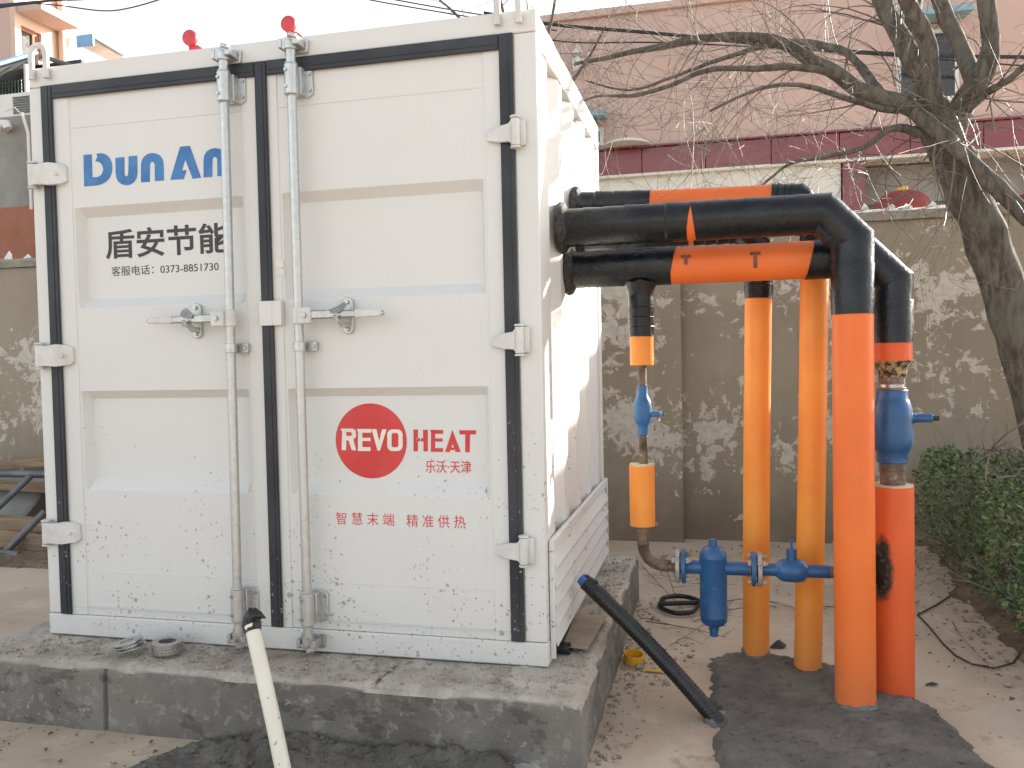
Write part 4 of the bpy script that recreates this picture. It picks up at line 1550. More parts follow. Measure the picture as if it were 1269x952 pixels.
# run A: upper near pipe, elbow and near tall leg
AY, AZ, AR = 0.46, 2.083, 0.083
XA, ZA1 = 1.213, 1.664
ra = thing('insulated_pipe', 'near upper black wrapped pipe bending down into the nearest thick orange leg', 'pipe', (XA, AY, 0), 'insulated pipes leaving the container')
flange_collar(ra, AY, AZ, AR)
g0 = spot(856, 262, Y=AY).x
mb = MB()
mb.sweep([(g0 - 0.05, AY, AZ), (g0 + 0.06, AY, AZ)], AR - 0.001, 40)
link('jacket_gap', mb, 'orange', ra)
link('black_wrap', wrapped([(0.02, AY, AZ), (g0 - 0.010, AY, AZ)], AR, 0.085, 0.0025, seed=1, tilt1=0.014), 'black', ra, smooth=28)
link('black_wrap', wrapped([(g0 + 0.010, AY, AZ), (XA - 0.112, AY, AZ), (XA, AY, AZ - 0.115), (XA, AY, ZA1)], AR, 0.115, 0.002, seed=2, tilt0=-0.012), 'black', ra, smooth=28)
mb = MB()
mb.sweep([(XA, AY, z) for z in (-0.02, 0.4, 0.8, 1.2, ZA1 + 0.06)], AR - 0.002, 44)
link('orange_jacket', mb, 'orange', ra)
foot_collar(ra, XA, AY, AR, 0.02)

# run B: lower near pipe with tee, elbow, ball valve and rear thick leg
BYY, BZ, BRR = 0.63, 1.912, 0.084
XB = 1.394
rb = thing('insulated_pipe', 'lower orange-banded pipe dropping to the big blue valve and scorched leg', 'pipe', (XB, BYY, 0), 'insulated pipes leaving the container')
flange_collar(rb, BYY, BZ, BRR)
b0, b1 = spot(834, 330, Y=BYY).x, spot(1003, 322, Y=BYY).x
TX = 0.335
mb = wrapped([(0.02, BYY, BZ + 0.004), (b0, BYY, BZ + 0.002)], BRR + 0.001, 0.11, 0.0018, seed=4, tilt1=0.016)
link('black_wrap', mb, 'black', rb, smooth=28)
mb = MB()
mb.sweep([(b0 - 0.05, BYY, BZ), (b0 + 0.3, BYY, BZ), (b1 + 0.05, BYY, BZ)], BRR - 0.002, 44)
link('orange_jacket', mb, 'orange', rb)
link('black_wrap', wrapped([(b1, BYY, BZ), (XB - 0.105, BYY, BZ), (XB, BYY, BZ - 0.108), (XB, BYY, 1.545)], BRR, 0.10, 0.002, seed=5, tilt0=0.02), 'black', rb, smooth=28)
mb = MB()
mb.sweep([(XB, BYY, 1.60), (XB, BYY, 1.468)], BRR - 0.003, 44)
link('orange_jacket', mb, 'orange_dark', rb)
mb = MB()
mb.lathe((XB, BYY, 1.472), (0, 0, -1), [(0.0, 0.078), (0.012, 0.076), (0.024, 0.064), (0.055, 0.056), (0.075, 0.052)], 36)
mb.jitter(0.010, 26)
link('burnt_foam', mb, 'burnt', rb, smooth=50)
mb = MB()
mb.lathe((XB, BYY, 1.44), (0, 0, -1), [(0, 0.051), (0.085, 0.051), (0.086, 0.055), (0.096, 0.055), (0.098, 0.051), (0.135, 0.051)], 36)
link('steel_pipe', mb, 'mill', rb, bevel=0.001)
mb = MB()
mb.lathe((XB, BYY, 1.368), (0, 0, -1), [(0, 0.052), (0.022, 0.052), (0.024, 0.056), (0.032, 0.056), (0.034, 0.052)], 36)
link('weld_ring', mb, 'steel', rb)
mb = MB()
prof = [(0.0, 0.058), (0.004, 0.062), (0.038, 0.062), (0.044, 0.066), (0.060, 0.072), (0.085, 0.079), (0.12, 0.0825), (0.20, 0.0825), (0.235, 0.079), (0.262, 0.068), (0.272, 0.061), (0.310, 0.061), (0.314, 0.057)]
mb.lathe((XB, BYY, 1.345), (0, 0, -1), prof, 40)
bv = link('ball_valve', mb, 'blue', rb, smooth=40)
mb = MB()
mb.lathe((XB + 0.07, BYY, 1.222), (1, 0, 0), [(0, 0.024), (0.02, 0.022), (0.022, 0.019), (0.085, 0.019), (0.087, 0.016)], 18)
o = link('valve_stem', mb, 'blue', rb)
o.parent = bv
mb = MB()
mb.lathe((XB + 0.157, BYY, 1.222), (1, 0, 0), [(0, 0.011), (0.026, 0.011)], 12)
o = link('stem_tip', mb, 'rubber', rb)
o.parent = bv
mb = MB()
mb.lathe((XB, BYY, 1.032), (0, 0, -1), [(0, 0.055), (0.012, 0.055), (0.013, 0.052), (0.03, 0.053), (0.032, 0.0505), (0.13, 0.0505)], 36)
link('steel_pipe', mb, 'mill', rb)
mb = MB()
mb.ring((XB, BYY, 0.928), (0, 0, 1), BRR - 0.003, 0.05, 0.010, 44)
mb.jitter(0.003, 40)
link('foam_filling', mb, 'foam', rb)
mb = MB()
mb.sweep([(XB, BYY, z) for z in (-0.02, 0.25, 0.5, 0.75, 0.932)], BRR, 48)
link('scorched_jacket', mb, 'scorched', rb)
# charred foam round the welded-in branch
mb = MB()
for k in range(16):
    an = 2 * math.pi * k / 16
    c_ = Vector((XB - 0.066 + 0.006 * math.cos(3 * an), BYY - 0.058 - 0.004 * math.sin(2 * an), 0.565 + 0.085 * math.sin(an)))
    c_.x += 0.022 * math.cos(an)
    c_.y -= 0.014 * math.cos(an)
    mb.lathe(c_ - Vector((0, 0, 0.012)), (0, 0, 1), [(0, 0.004), (0.006, 0.010), (0.014, 0.011), (0.022, 0.005)], 7)
mb.jitter(0.010, 40)
o = link('charred_foam', mb, 'char', rb, smooth=0)
o['kind'] = 'stuff'
mb = MB()
mb.sweep([(XB - 0.125, BYY - 0.045, 0.548), (XB - 0.078, BYY - 0.052, 0.546)], 0.026, 18)
link('branch_stub', mb, 'mill', rb)
# printed marks on the orange middle
for px, py, hh in ((936, 322, 0.035), (850, 322, 0.022)):
    p = spot(px, py, Y=BYY - BRR)
    for (a0, a1, z0, z1) in ((-0.022, 0.022, hh - 0.014, hh), (-0.008, 0.008, -hh, hh - 0.0145)):
        mb = MB()
        vs = []
        for zz in [z0 + (z1 - z0) * i / 4 for i in range(5)]:
            zc = p.z + zz
            yy = BYY - math.sqrt(max(1e-6, (BRR + 0.0005) ** 2 - (zc - BZ) ** 2))
            vs += [(p.x + a0, yy, zc), (p.x + a1, yy, zc)]
        mb.add(vs, [(2 * i, 2 * i + 1, 2 * i + 3, 2 * i + 2) for i in range(4)])
        link('printed_mark', mb, 'faded_mark', rb)

# branch line under run B: small valve, sleeve, elbow, strainer, check valve
rc = thing('branch_line', 'small branch line with little blue valve, blue strainer tank and flanges', 'pipe', (TX, BYY, 0.5))
link('black_wrap', wrapped([(TX, BYY, BZ - 0.05), (TX, BYY, 1.598)], 0.0565, 0.045, 0.0018, 30, seed=8), 'black', rc, smooth=28)
mb = MB()
mb.lathe((TX, BYY, BZ - 0.068), (0, 0, -1), [(0, 0.078), (0.02, 0.068), (0.045, 0.059), (0.07, 0.0555)], 30)
mb.jitter(0.004, 20)
link('tee_wrap', mb, 'black', rc, smooth=50)
mb = MB()
mb.sweep([(TX, BYY, 1.63), (TX, BYY, 1.468)], 0.0535, 36)
link('orange_sleeve', mb, 'orange_pale', rc)
mb = MB()
mb.lathe((TX, BYY, 1.474), (0, 0, -1), [(0, 0.0195), (0.10, 0.0195), (0.101, 0.0225), (0.108, 0.0225), (0.109, 0.0195), (0.13, 0.0195)], 22)
link('steel_pipe', mb, 'mill', rc)
mb = MB()
mb.lathe((TX, BYY, 1.375), (0, 0, -1), [(0, 0.020), (0.002, 0.024), (0.045, 0.0245), (0.056, 0.030), (0.072, 0.038), (0.095, 0.0415), (0.14, 0.0415), (0.165, 0.037), (0.180, 0.028), (0.19, 0.0245), (0.225, 0.0245), (0.228, 0.020)], 28)
v1 = link('ball_valve', mb, 'sky_blue', rc, smooth=40)
mb = MB()
mb.lathe((TX + 0.034, BYY - 0.004, 1.243), (1, -0.1, 0), [(0, 0.013), (0.035, 0.012), (0.036, 0.016), (0.046, 0.016), (0.047, 0.007), (0.068, 0.007)], 14)
o = link('valve_stem', mb, 'sky_blue', rc)
o.parent = v1
mb = MB()
mb.box((TX + 0.070, BYY - 0.020, 1.212), (TX + 0.078, BYY + 0.002, 1.256))
mb.cyl((TX + 0.06, BYY - 0.012, 1.222), (TX + 0.088, BYY - 0.014, 1.246), 0.006, n=8)
o = link('stem_latch', mb, 'rusty', rc)
o.parent = v1
mb = MB()
mb.lathe((TX, BYY, 1.150), (0, 0, -1), [(0, 0.0195), (0.01, 0.0225), (0.02, 0.0195), (0.16, 0.0195)], 22)
link('steel_pipe', mb, 'mill', rc)
SX = 0.327
mb = MB()
mb.sweep([(SX, BYY, 1.008), (SX, BYY, 0.732)], 0.0575, 40)
link('orange_sleeve', mb, 'orange_pale', rc)
mb = MB()
mb.ring((SX, BYY, 1.0075), (0, 0, 1), 0.054, 0.0195, 0.008, 32)
mb.jitter(0.003, 40)
link('foam_filling', mb, 'foam', rc)
# bend
LZ = 0.548
mb = MB()
path = [(SX, BYY, 0.76), (SX, BYY, LZ + 0.095)]
for k in range(1, 9):
    an = math.pi / 2 * k / 8
    path.append((SX + 0.095 * (1 - math.cos(an)), BYY, LZ + 0.095 * (1 - math.sin(an))))
path.append((0.485, BYY, LZ - 0.001))
mb.sweep(path, 0.0255, 22)
mb.lathe((SX, BYY, LZ + 0.105), (0, 0, -1), [(0, 0.0255), (0.004, 0.0285), (0.012, 0.0285), (0.016, 0.0255)], 22)
mb.lathe((SX + 0.097, BYY, LZ), (1, 0, 0), [(0, 0.0255), (0.004, 0.0285), (0.012, 0.0285), (0.016, 0.0255)], 22)
link('steel_bend', mb, 'mill', rc)


def flange_pair(x, m0, m1):
    for dx, m in ((0, m0), (0.026, m1)):
        mb = MB()
        mb.lathe((x + dx, BYY, LZ), (1, 0, 0), [(0, 0.030), (0, 0.074), (0.003, 0.077), (0.016, 0.077), (0.019, 0.074), (0.019, 0.030)], 36)
        link('flange', mb, m, rc, bevel=0.001)
    for k in range(4):
        an = math.radians(45 + 90 * k + 8)
        y, z = BYY + 0.059 * math.cos(an), LZ + 0.059 * math.sin(an)
        mb = MB()
        mb.cyl((x - 0.016, y, z), (x + 0.070, y, z), 0.0065, n=8)
        mb.lathe((x - 0.016, y, z), (1, 0, 0), [(0, 0.0125), (0.014, 0.0125)], 6)
        mb.lathe((x + 0.047, y, z), (1, 0, 0), [(0, 0.0125), (0.013, 0.0125)], 6)
        link('flange_bolt', mb, 'rusty', rc, smooth=0)


flange_pair(0.474, 'rusty', 'blue')
mb = MB()
mb.sweep([(0.515, BYY, LZ - 0.001), (0.60, BYY, LZ - 0.002)], 0.030, 24)
link('blue_pipe', mb, 'blue', rc)
mb = MB()
mb.sweep([(0.67, BYY, LZ - 0.002), (0.80, BYY, LZ - 0.001)], 0.030, 24)
link('blue_pipe', mb, 'blue', rc)
KX = 0.640
mb = MB()
mb.lathe((KX, BYY, 0.283), (0, 0, 1), [(-0.048, 0.017), (-0.046, 0.019), (-0.022, 0.019), (-0.020, 0.023), (-0.004, 0.023), (0.0, 0.030), (0.008, 0.048), (0.022, 0.058), (0.045, 0.0605), (0.046, 0.0615), (0.05, 0.0605), (0.31, 0.0605), (0.312, 0.0615), (0.318, 0.0605), (0.335, 0.057), (0.352, 0.046), (0.362, 0.028), (0.364, 0.019), (0.392, 0.019), (0.394, 0.016)], 36)
kb = link('strainer_tank', mb, 'blue', rc, smooth=35)
flange_pair(0.806, 'blue', 'rusty')
mb = MB()
mb.lathe((0.850, BYY, LZ), (1, 0, 0), [(0, 0.0275), (0.045, 0.0275), (0.06, 0.0285), (0.072, 0.040), (0.088, 0.0485), (0.115, 0.052), (0.15, 0.052), (0.175, 0.047), (0.188, 0.036), (0.195, 0.029), (0.285, 0.028)], 32)
cv = link('check_valve', mb, 'blue', rc, smooth=40)
mb = MB()
mb.lathe((0.978, BYY, LZ + 0.040), (0, 0, 1), [(0, 0.023), (0.055, 0.022), (0.057, 0.016), (0.060, 0.005), (0.088, 0.005), (0.089, 0.011), (0.094, 0.011)], 18)
o = link('valve_stem', mb, 'blue', rc)
o.parent = cv
mb = MB()
mb.lathe((1.125, BYY, LZ), (1, 0, 0), [(0, 0.0265), (0.03, 0.0265), (0.032, 0.029), (0.045, 0.029), (0.047, 0.0265), (0.20, 0.0265)], 22)
link('steel_pipe', mb, 'mill', rc)

# run C: far upper pipe to the leaning leg
CY, CR = 0.86, 0.0635
rcx = thing('insulated_pipe', 'far upper pipe ending in the thin leaning orange leg', 'pipe', (1.062, CY, 0), 'insulated pipes leaving the container')
flange_collar(rcx, CY, 2.252, CR)
c0, c1 = spot(806, 243, Y=CY).x, spot(955, 240, Y=CY).x
XT, XBs = 1.112, 1.062
link('black_wrap', wrapped([(0.02, CY, 2.250), (c0, CY, 2.238)], CR, 0.08, 0.003, seed=11), 'black', rcx, smooth=28)
mb = MB()
mb.sweep([(c0 - 0.05, CY, 2.2395), (c1 + 0.05, CY, 2.227)], CR - 0.002, 36)
link('orange_jacket', mb, 'orange', rcx)
link('black_wrap', wrapped([(c1, CY, 2.228), (XT - 0.08, CY, 2.222), (XT, CY, 2.142), (XT - 0.003, CY, 1.93)], CR, 0.028, 0.006, seed=12), 'black', rcx, smooth=28)
mb = MB()
mb.sweep(bow((XBs, CY, -0.02), (XT - 0.002, CY, 1.97), 8, 0.004), CR - 0.001, 40)
link('orange_jacket', mb, 'orange_pale', rcx)

# run D: far lower pipe to the left thin leg
DY, DR, DZ = 0.95, 0.0645, 2.105
XD0, XD1 = 0.834, 0.868
rd = thing('insulated_pipe', 'far lower pipe dropping through a black elbow into the leftmost orange leg', 'pipe', (XD0, DY, 0), 'insulated pipes leaving the container')
flange_collar(rd, DY, DZ, DR)
d0 = spot(856, 298, Y=DY - DR).x
link('black_wrap', wrapped([(0.02, DY, DZ), (d0 - 0.012, DY, DZ)], DR, 0.09, 0.002, seed=14), 'black', rd, smooth=28)
mb = MB()
mb.sweep([(d0 - 0.05, DY, DZ), (d0 + 0.05, DY, DZ)], DR - 0.002, 36)
link('jacket_gap', mb, 'orange', rd)
zb = spot(940, 370, Y=DY).z
link('black_wrap', wrapped([(d0 + 0.012, DY, DZ), (XD1 - 0.08, DY, DZ), (XD1, DY, DZ - 0.08), (XD1 - 0.003, DY, zb)], DR, 0.06, 0.003, seed=15), 'black', rd, smooth=28)
mb = MB()
mb.sweep(bow((XD0, DY, -0.02), (XD1 - 0.003, DY, zb + 0.05), 8, -0.003), DR - 0.002, 40)
link('orange_jacket', mb, 'orange_pale', rd)
foot_collar(rd, XD0, DY, DR, 0.035)

# ================================================================== loose things round the plinth
# cream plastic conduit standing in the wet mortar
wp = thing('cream_conduit', 'cream plastic conduit leaning in front of the doors with a taped black top', 'conduit', (-0.84, -0.585, 0))
p0, p1 = spot(357, 985, Y=-0.60), spot(312, 775, Y=-0.36)
mb = MB()
dirv = (p1 - p0).normalized()
pb = p0 - dirv * ((p0.z + 0.03) / dirv.z)
mb.sweep([pb, pb.lerp(p1, 0.35) + Vector((0.004, 0, 0)), pb.lerp(p1, 0.7) + Vector((0.003, 0, 0)), p1], 0.0285, 28)
link('tube', mb, 'pale_plastic', wp)
mb = MB()
q0 = p1 - dirv * 0.026
mb.sweep([q0, p1 + dirv * 0.004, p1 + dirv * 0.022 + Vector((0.006, 0, 0.004)), p1 + dirv * 0.040 + Vector((0.024, -0.004, 0.006)), p1 + dirv * 0.046 + Vector((0.050, -0.008, 0.002)), p1 + dirv * 0.040 + Vector((0.078, -0.008, -0.002))], [0.0315, 0.0335, 0.036, 0.030, 0.014, 0.002], 22)
for p_ in mb.v:
    k_ = max(0.0, min(1.0, (p_ - q0).dot(dirv) / 0.03))
    p_ += mnoise.noise_vector(p_ * 36 + Vector((2, 3, 1))) * 0.015 * k_
link('tape_cap', mb, 'rubber', wp, smooth=25)

# black ribbed conduit leaning over the plinth
bc = thing('ribbed_conduit', 'black ribbed conduit slanting from the mortar up to the louvre', 'conduit', (0.65, 0.27, 0))
e0 = spot(890, 895, Z=0.0)
e1 = spot(726, 722, X=0.085)
mb = MB()
path, rad = [], []
n = 150
for i in range(n + 1):
    t = i / n
    p = e0.lerp(e1, t)
    p.z += 0.020 * math.sin(math.pi * t)
    path.append(p)
    rad.append(0.0335 + (0.0022 if i % 3 == 0 else 0.0))
d_ = (path[1] - path[0]).normalized()
path.insert(0, path[0] - d_ * 0.04)
rad.insert(0, 0.0335)
mb.sweep(path, rad, 26, True)
link('tube', mb, 'rubber', bc, smooth=60)
mb = MB()
t0 = path[-1]
dv = (path[-1] - path[-2]).normalized()
mb.sweep([t0 + dv * 0.001, t0 + dv * 0.030], [0.031, 0.0245], 18)
link('liner_end', mb, 'blue_plastic', bc)
mb = MB()
mb.sweep([t0 - dv * 0.05 + Vector((0.010, 0, 0.026)), t0 + dv * 0.006 + Vector((0.004, 0, 0.018)), t0 + dv * 0.022 + Vector((0, 0, 0.012))], [0.018, 0.016, 0.006], 12)
link('tape_flap', mb, 'rubber', bc)
mb = MB()
mb.lathe((e0.x, e0.y, -0.005), (0, 0, 1), [(0, 0.058), (0.012, 0.05), (0.025, 0.042), (0.04, 0.02)], 24)
mb.jitter(0.026, 24)
link('mortar_lump', mb, 'grey_mortar', bc, smooth=50)

# black drain stub under the side rail
ds = thing('drain_stub', 'short black pipe stub poking out beside the container corner', 'pipe', (0.03, 0.17, 0.28))
mb = MB()
p = spot(697, 803, X=0.025)
mb.lathe((-0.055, p.y, p.z), (1, 0, 0), [(0, 0.020), (0.052, 0.020), (0.053, 0.025), (0.112, 0.025), (0.112, 0.020), (0.07, 0.019)], 22)
link('stub', mb, 'rubber', ds, smooth=30)

# offcut sheet on the plinth
mb = MB()
cs = [spot(a, b, Z=0.285) for a, b in ((697, 804), (728, 808), (752, 769), (714, 765))]
for k, dz in enumerate((0.002, 0.004, 0.012, 0.008)):
    cs[k].z = 0.290 + dz
mb.v = [c_.copy() for c_ in cs] + [c_ + Vector((0, 0, 0.005)) for c_ in cs]
mb.f = [(3, 2, 1, 0), (4, 5, 6, 7), (0, 1, 5, 4), (1, 2, 6, 5), (2, 3, 7, 6), (3, 0, 4, 7)]
tag(link('board_offcut', mb, 'cardboard', smooth=0), 'flat tan board offcut lying on the plinth beside the container side', 'board')

# steel rings on the plinth
def steel_ring(c, ro, ri, th, ax, lab):
    mb = MB()
    mb.ring((0, 0, 0), (0, 0, 1), ro, ri, th, 40)
    m = Vector((0, 0, 1)).rotation_difference(Vector(ax).normalized()).to_matrix()
    mb.v = [m @ p + Vector(c) for p in mb.v]
    o = link('steel_ring', mb, 'steel', origin=c, smooth=30, bevel=0.001)
    tag(o, lab, 'ring', 'steel rings on the plinth')


g = spot(208, 804, Z=0.30)
names = ('bottom ring', 'second ring from the bottom', 'third ring from the bottom', 'top ring')
for k in range(4):
    steel_ring((g.x + 0.002 * (k % 2), g.y - 0.0015 * k, 0.2885 + k * 0.0122), 0.064, 0.036, 0.0115, (0.015 * (k % 2), 0.01, 1), names[k] + ' of the neat thick stack in front of the sill')
g = spot(160, 803, Z=0.30)
names = ('lowest of the three slipped thin steel rings on the plinth', 'middle of the three slipped thin steel rings on the plinth', 'topmost of the three slipped thin steel rings on the plinth')
for k in range(3):
    steel_ring((g.x + 0.010 - 0.006 * k, g.y - 0.003 * k, 0.302 + k * 0.0125), 0.062, 0.030, 0.006, (-0.18 - 0.02 * k, -0.06, 1), names[k])

# yellow cap and scraps on the ground
p = spot(785, 822, Z=0.0)
yc = thing('yellow_cap', 'yellow plastic pipe cap lying in rubble beside the plinth', 'cap', (p.x, p.y, 0))
mb = MB()
mb.ring((p.x, p.y, 0.006), (0.1, -0.12, 1), 0.048, 0.044, 0.045, 32)
link('rim', mb, 'yellow', yc)
mb = MB()
mb.lathe((p.x, p.y, 0.004), (0.1, -0.12, 1), [(0, 0.043), (0.004, 0.043)], 28)
link('base', mb, 'yellow', yc)
mb = MB()
q = spot(812, 832, Z=0.006)
mb.prism([(-0.05, -0.012), (0.045, -0.016), (0.05, 0.004), (-0.045, 0.012)], lambda a, b: (q.x + a, q.y + b, 0.006 + 0.05 * abs(a)), (0, 0, 0.003))
link('torn_flap', mb, 'yellow', yc)

p = spot(843, 755, Z=0.0)
mb = MB()
path = []
for k in range(34):
    an = 2.6 + 2 * math.pi * 1.12 * k / 33
    r_ = 0.115 + 0.01 * math.sin(k * 0.7)
    path.append((p.x + r_ * math.cos(an), p.y + 0.16 * math.sin(an), 0.014 + 0.012 * (k / 33)))
path += [(p.x + 0.16, p.y + 0.11, 0.012), (p.x + 0.24, p.y + 0.16, 0.010)]
mb.sweep(path, 0.010, 8)
for v in mb.v:
    v.z = 0.004 + (v.z - 0.004) * 1.5
tag(link('strap_coil', mb, 'rubber', smooth=50), 'black strap coiled in a loop on the ground below the strainer', 'strap')

for px, py, w_, h_, lab in ((962, 800, 0.07, 0.10, 'dark torn plastic scrap between the two thin orange legs'), (1143, 880, 0.10, 0.06, 'dark plastic wedge scrap at the foot of the scorched leg'), (1153, 846, 0.05, 0.02, 'small dark scrap on the ground right of the scorched leg')):
    p = spot(px, py, Z=0.02)
    mb = MB()
    rr = random.Random(px)
    mb.prism([(-w_ / 2, 0), (w_ * 0.5, 0.0), (w_ * 0.55, h_ * 0.25), (w_ * 0.1, h_), (-w_ * 0.2, h_ * 0.55)], lambda a, b: (p.x + a, p.y + 0.35 * b + 0.1 * a, 0.006 + b * 0.30), (0.01, 0.014, 0.002))
    mb.jitter(0.006, 20)
    tag(link('plastic_scrap', mb, 'rubber', smooth=0), lab, 'scrap')

# thin wire on the right
path = [spot(a, b, Z=0.008) for a, b in ((1178, 738), (1160, 750), (1137, 762), (1150, 775), (1168, 797), (1185, 813), (1205, 823), (1232, 828), (1255, 822), (1268, 805))]
mb = MB()
mb.sweep(path, 0.0045, 6)
tag(link('ground_wire', mb, 'cable'), 'thin dark wire zigzagging over the ground towards the hedge', 'wire')

# dry mortar squeezed out along the plinth foot at its near corner
mb = MB()
nx, ny = 90, 12
for j in range(ny + 1):
    for i in range(nx + 1):
        x = -0.42 + 0.60 * i / nx
        t = j / ny
        hgt = 0.085 * (0.6 + 0.7 * fbm(x, 0, 6, 4, 3.0)) * min(1, (x + 0.42) / 0.12)
        y = PY0 + 0.012 - 0.05 * t
        z = max(-0.01, hgt * (1 - t) ** 1.2 + 0.008 * fbm(x, t * 0.2, 30, 4, 6.0))
        mb.v.append(Vector((x, y + 0.012 * fbm(x, t * 0.3, 24, 4, 1.0), z)))
for j in range(ny):
    for i in range(nx):
        k = j * (nx + 1) + i
        mb.f.append((k, k + 1, k + nx + 2, k + nx + 1))
struct(link('mortar_skirt', mb, 'dry_mortar', smooth=60))


# ================================================================== timber and pipes piled at the left
def beam(name, mat, a, b, w_, h_, lab, cat, grp=None, roll=0.0):
    a, b = Vector(a), Vector(b)
    d = (b - a).normalized()
    s = d.cross(Vector((0, 0, 1))).normalized()
    t = s.cross(d)
    s2 = s * math.cos(roll) + t * math.sin(roll)
    t2 = t * math.cos(roll) - s * math.sin(roll)
    mb = MB()
    n = 10
    for i in range(n + 1):
        p = a.lerp(b, i / n)
        wob = mnoise.noise_vector(p * 2.0) * 0.008
        for cs_, ct_ in ((-1, -1), (1, -1), (1, 1), (-1, 1)):
            mb.v.append(p + wob + s2 * (cs_ * w_ / 2) + t2 * (ct_ * h_ / 2))
    for i in range(n):
        for k in range(4):
            k2 = (k + 1) % 4
            mb.f.append((i * 4 + k, i * 4 + k2, i * 4 + 4 + k2, i * 4 + 4 + k))
    mb.f += [(3, 2, 1, 0), tuple(n * 4 + k for k in range(4))]
    o = link(name, mb, mat, origin=a, bevel=0.005)
    return tag(o, lab, cat, grp)


G = 'planks piled at the left'


def lp(px, py, Y):
    return spot(px, py, Y=Y)


def run(px0, py0, px1, py1, Y):
    a, b = lp(px0, py0, Y), lp(px1, py1, Y)
    d = b - a
    return a - d * 2.2, b + d * 1.4


a, b = run(0, 669, 55, 676, 2.45)
beam('plank', 'timber', a, b, 0.20, 0.15, 'thick squared timber at the bottom of the pile left of the container', 'plank', G)
a, b = run(0, 648, 55, 651, 2.62)
beam('plank', 'timber', a, b, 0.26, 0.07, 'weathered board lying on the thick timber in the pile', 'plank', G)
a, b = run(0, 601, 55, 604, 3.05)
beam('plank', 'timber', a, b, 0.20, 0.06, 'board just below the horizontal steel pipe in the pile', 'plank', G)
a, b = run(0, 576, 55, 573, 3.35)
beam('plank', 'timber', a, b, 0.18, 0.075, 'topmost board of the pile, lying against the wall', 'plank', G)
# rubble sheet between the boards
mb = MB()
n = 14
a, b = spot(-60, 605, Y=3.25), spot(70, 605, Y=3.25)
for j in range(5):
    for i in range(n + 1):
        x = a.x + (b.x - a.x) * i / n
        mb.v.append(Vector((x, 3.30 - 0.13 * j, 0.53 - 0.10 * j)) + mnoise.noise_vector(Vector((x * 3, j * 0.8, 2))) * 0.03)
for j in range(4):
    for i in range(n):
        k = j * (n + 1) + i
        mb.f.append((k, k + 1, k + n + 2, k + n + 1))
o = link('tarpaulin', mb, 'grey_render', smooth=60)
m_ = o.modifiers.new('thick', 'SOLIDIFY')
m_.thickness = 0.012
tag(o, 'dull grey sheet sagging between the boards of the pile', 'sheet')


def tube(name, pts, r, lab, mat='dull_pipe'):
    mb = MB()
    mb.sweep(pts, r, 16)
    return tag(link(name, mb, mat), lab, 'pipe', 'steel pipes on the pile')


a, b = run(0, 587, 55, 588, 2.95)
tube('scaffold_pipe', [a, b], 0.033, 'horizontal grey steel pipe lying across the top of the pile')
tube('scaffold_pipe', [lp(-24, 650, 2.62), lp(38, 590, 2.86)], 0.028, 'upper slanting grey steel pipe on the pile')
tube('scaffold_pipe', [lp(6, 685, 2.25), lp(56, 634, 2.42)], 0.028, 'lower slanting grey steel pipe on the pile')
tube('scaffold_pipe', [lp(-40, 682, 2.2), lp(24, 688, 2.2)], 0.030, 'short pipe end lying on the soil before the timber pile')


# ================================================================== bare trees
class Tree:
    def __init__(self, seed):
        self.r = random.Random(seed)
        self.twig = MB()
        self.count = 0

    def rv(self, k=1.0):
        return Vector((self.r.gauss(0, 1), self.r.gauss(0, 1), self.r.gauss(0, 1))) * k

    def grow(self, p, d, length, rad, depth, droop, mbs):
        """one branch; returns nothing, adds tube and children"""
        segs = max(4, min(9, int(length / 0.07)))
        path, rr = [p.copy()], [rad]
        dirs = []
        d = d.normalized()
        bend = self.rv(0.26)
        for i in range(segs):
            d = (d + bend * 0.45 + self.rv(0.05 if rad > 0.003 else 0.08) + Vector((0, 0, droop)) / segs).normalized()
            p = p + d * (length / segs)
            path.append(p.copy())
            dirs.append(d.copy())
            rr.append(max(0.0011, rad * (1 - 0.82 * (i + 1) / segs)))
        n = 3 if rad < 0.005 else (5 if rad < 0.012 else 8)
        mbs.sweep(path, rr, n, False)
        self.count += 1
        if depth <= 0:
            return
        kids = max(1, int(length / 0.13 * self.r.uniform(0.7, 1.1)))
        for k in range(kids):
            i = self.r.randint(1, segs)
            q = path[i]
            dd = dirs[i - 1]
            side = self.rv()
            side = (side - dd * side.dot(dd)).normalized()
            nd = (dd * self.r.uniform(0.7, 1.4) + side * self.r.uniform(0.5, 1.0)).normalized()
            self.grow(q, nd, length * self.r.uniform(0.35, 0.75), max(0.0014, rr[i] * self.r.uniform(0.45, 0.7)), depth - 1, self.r.uniform(-0.25, 0.45), mbs)

    def sprout(self, path, rads, mbs, dens, lo, hi, depth, rscale=0.32, droop=(-0.35, 0.5), tmin=0.15):
        tot = sum((path[i + 1] - path[i]).length for i in range(len(path) - 1))
        for k in range(int(tot * dens)):
            t = self.r.uniform(tmin, 1.0) * (len(path) - 1)
            i = min(len(path) - 2, int(t))
            q = path[i].lerp(path[i + 1], t - i)
            dd = (path[i + 1] - path[i]).normalized()
            side = self.rv()
            side = (side - dd * side.dot(dd)).normalized()
            nd = (dd * self.r.uniform(0.4, 1.5) + side).normalized()
            ra = rads[i] + (rads[i + 1] - rads[i]) * (t - i)
            self.grow(q, nd, self.r.uniform(lo, hi), max(0.0019, min(0.007, ra * rscale)), depth, self.r.uniform(*droop), mbs)


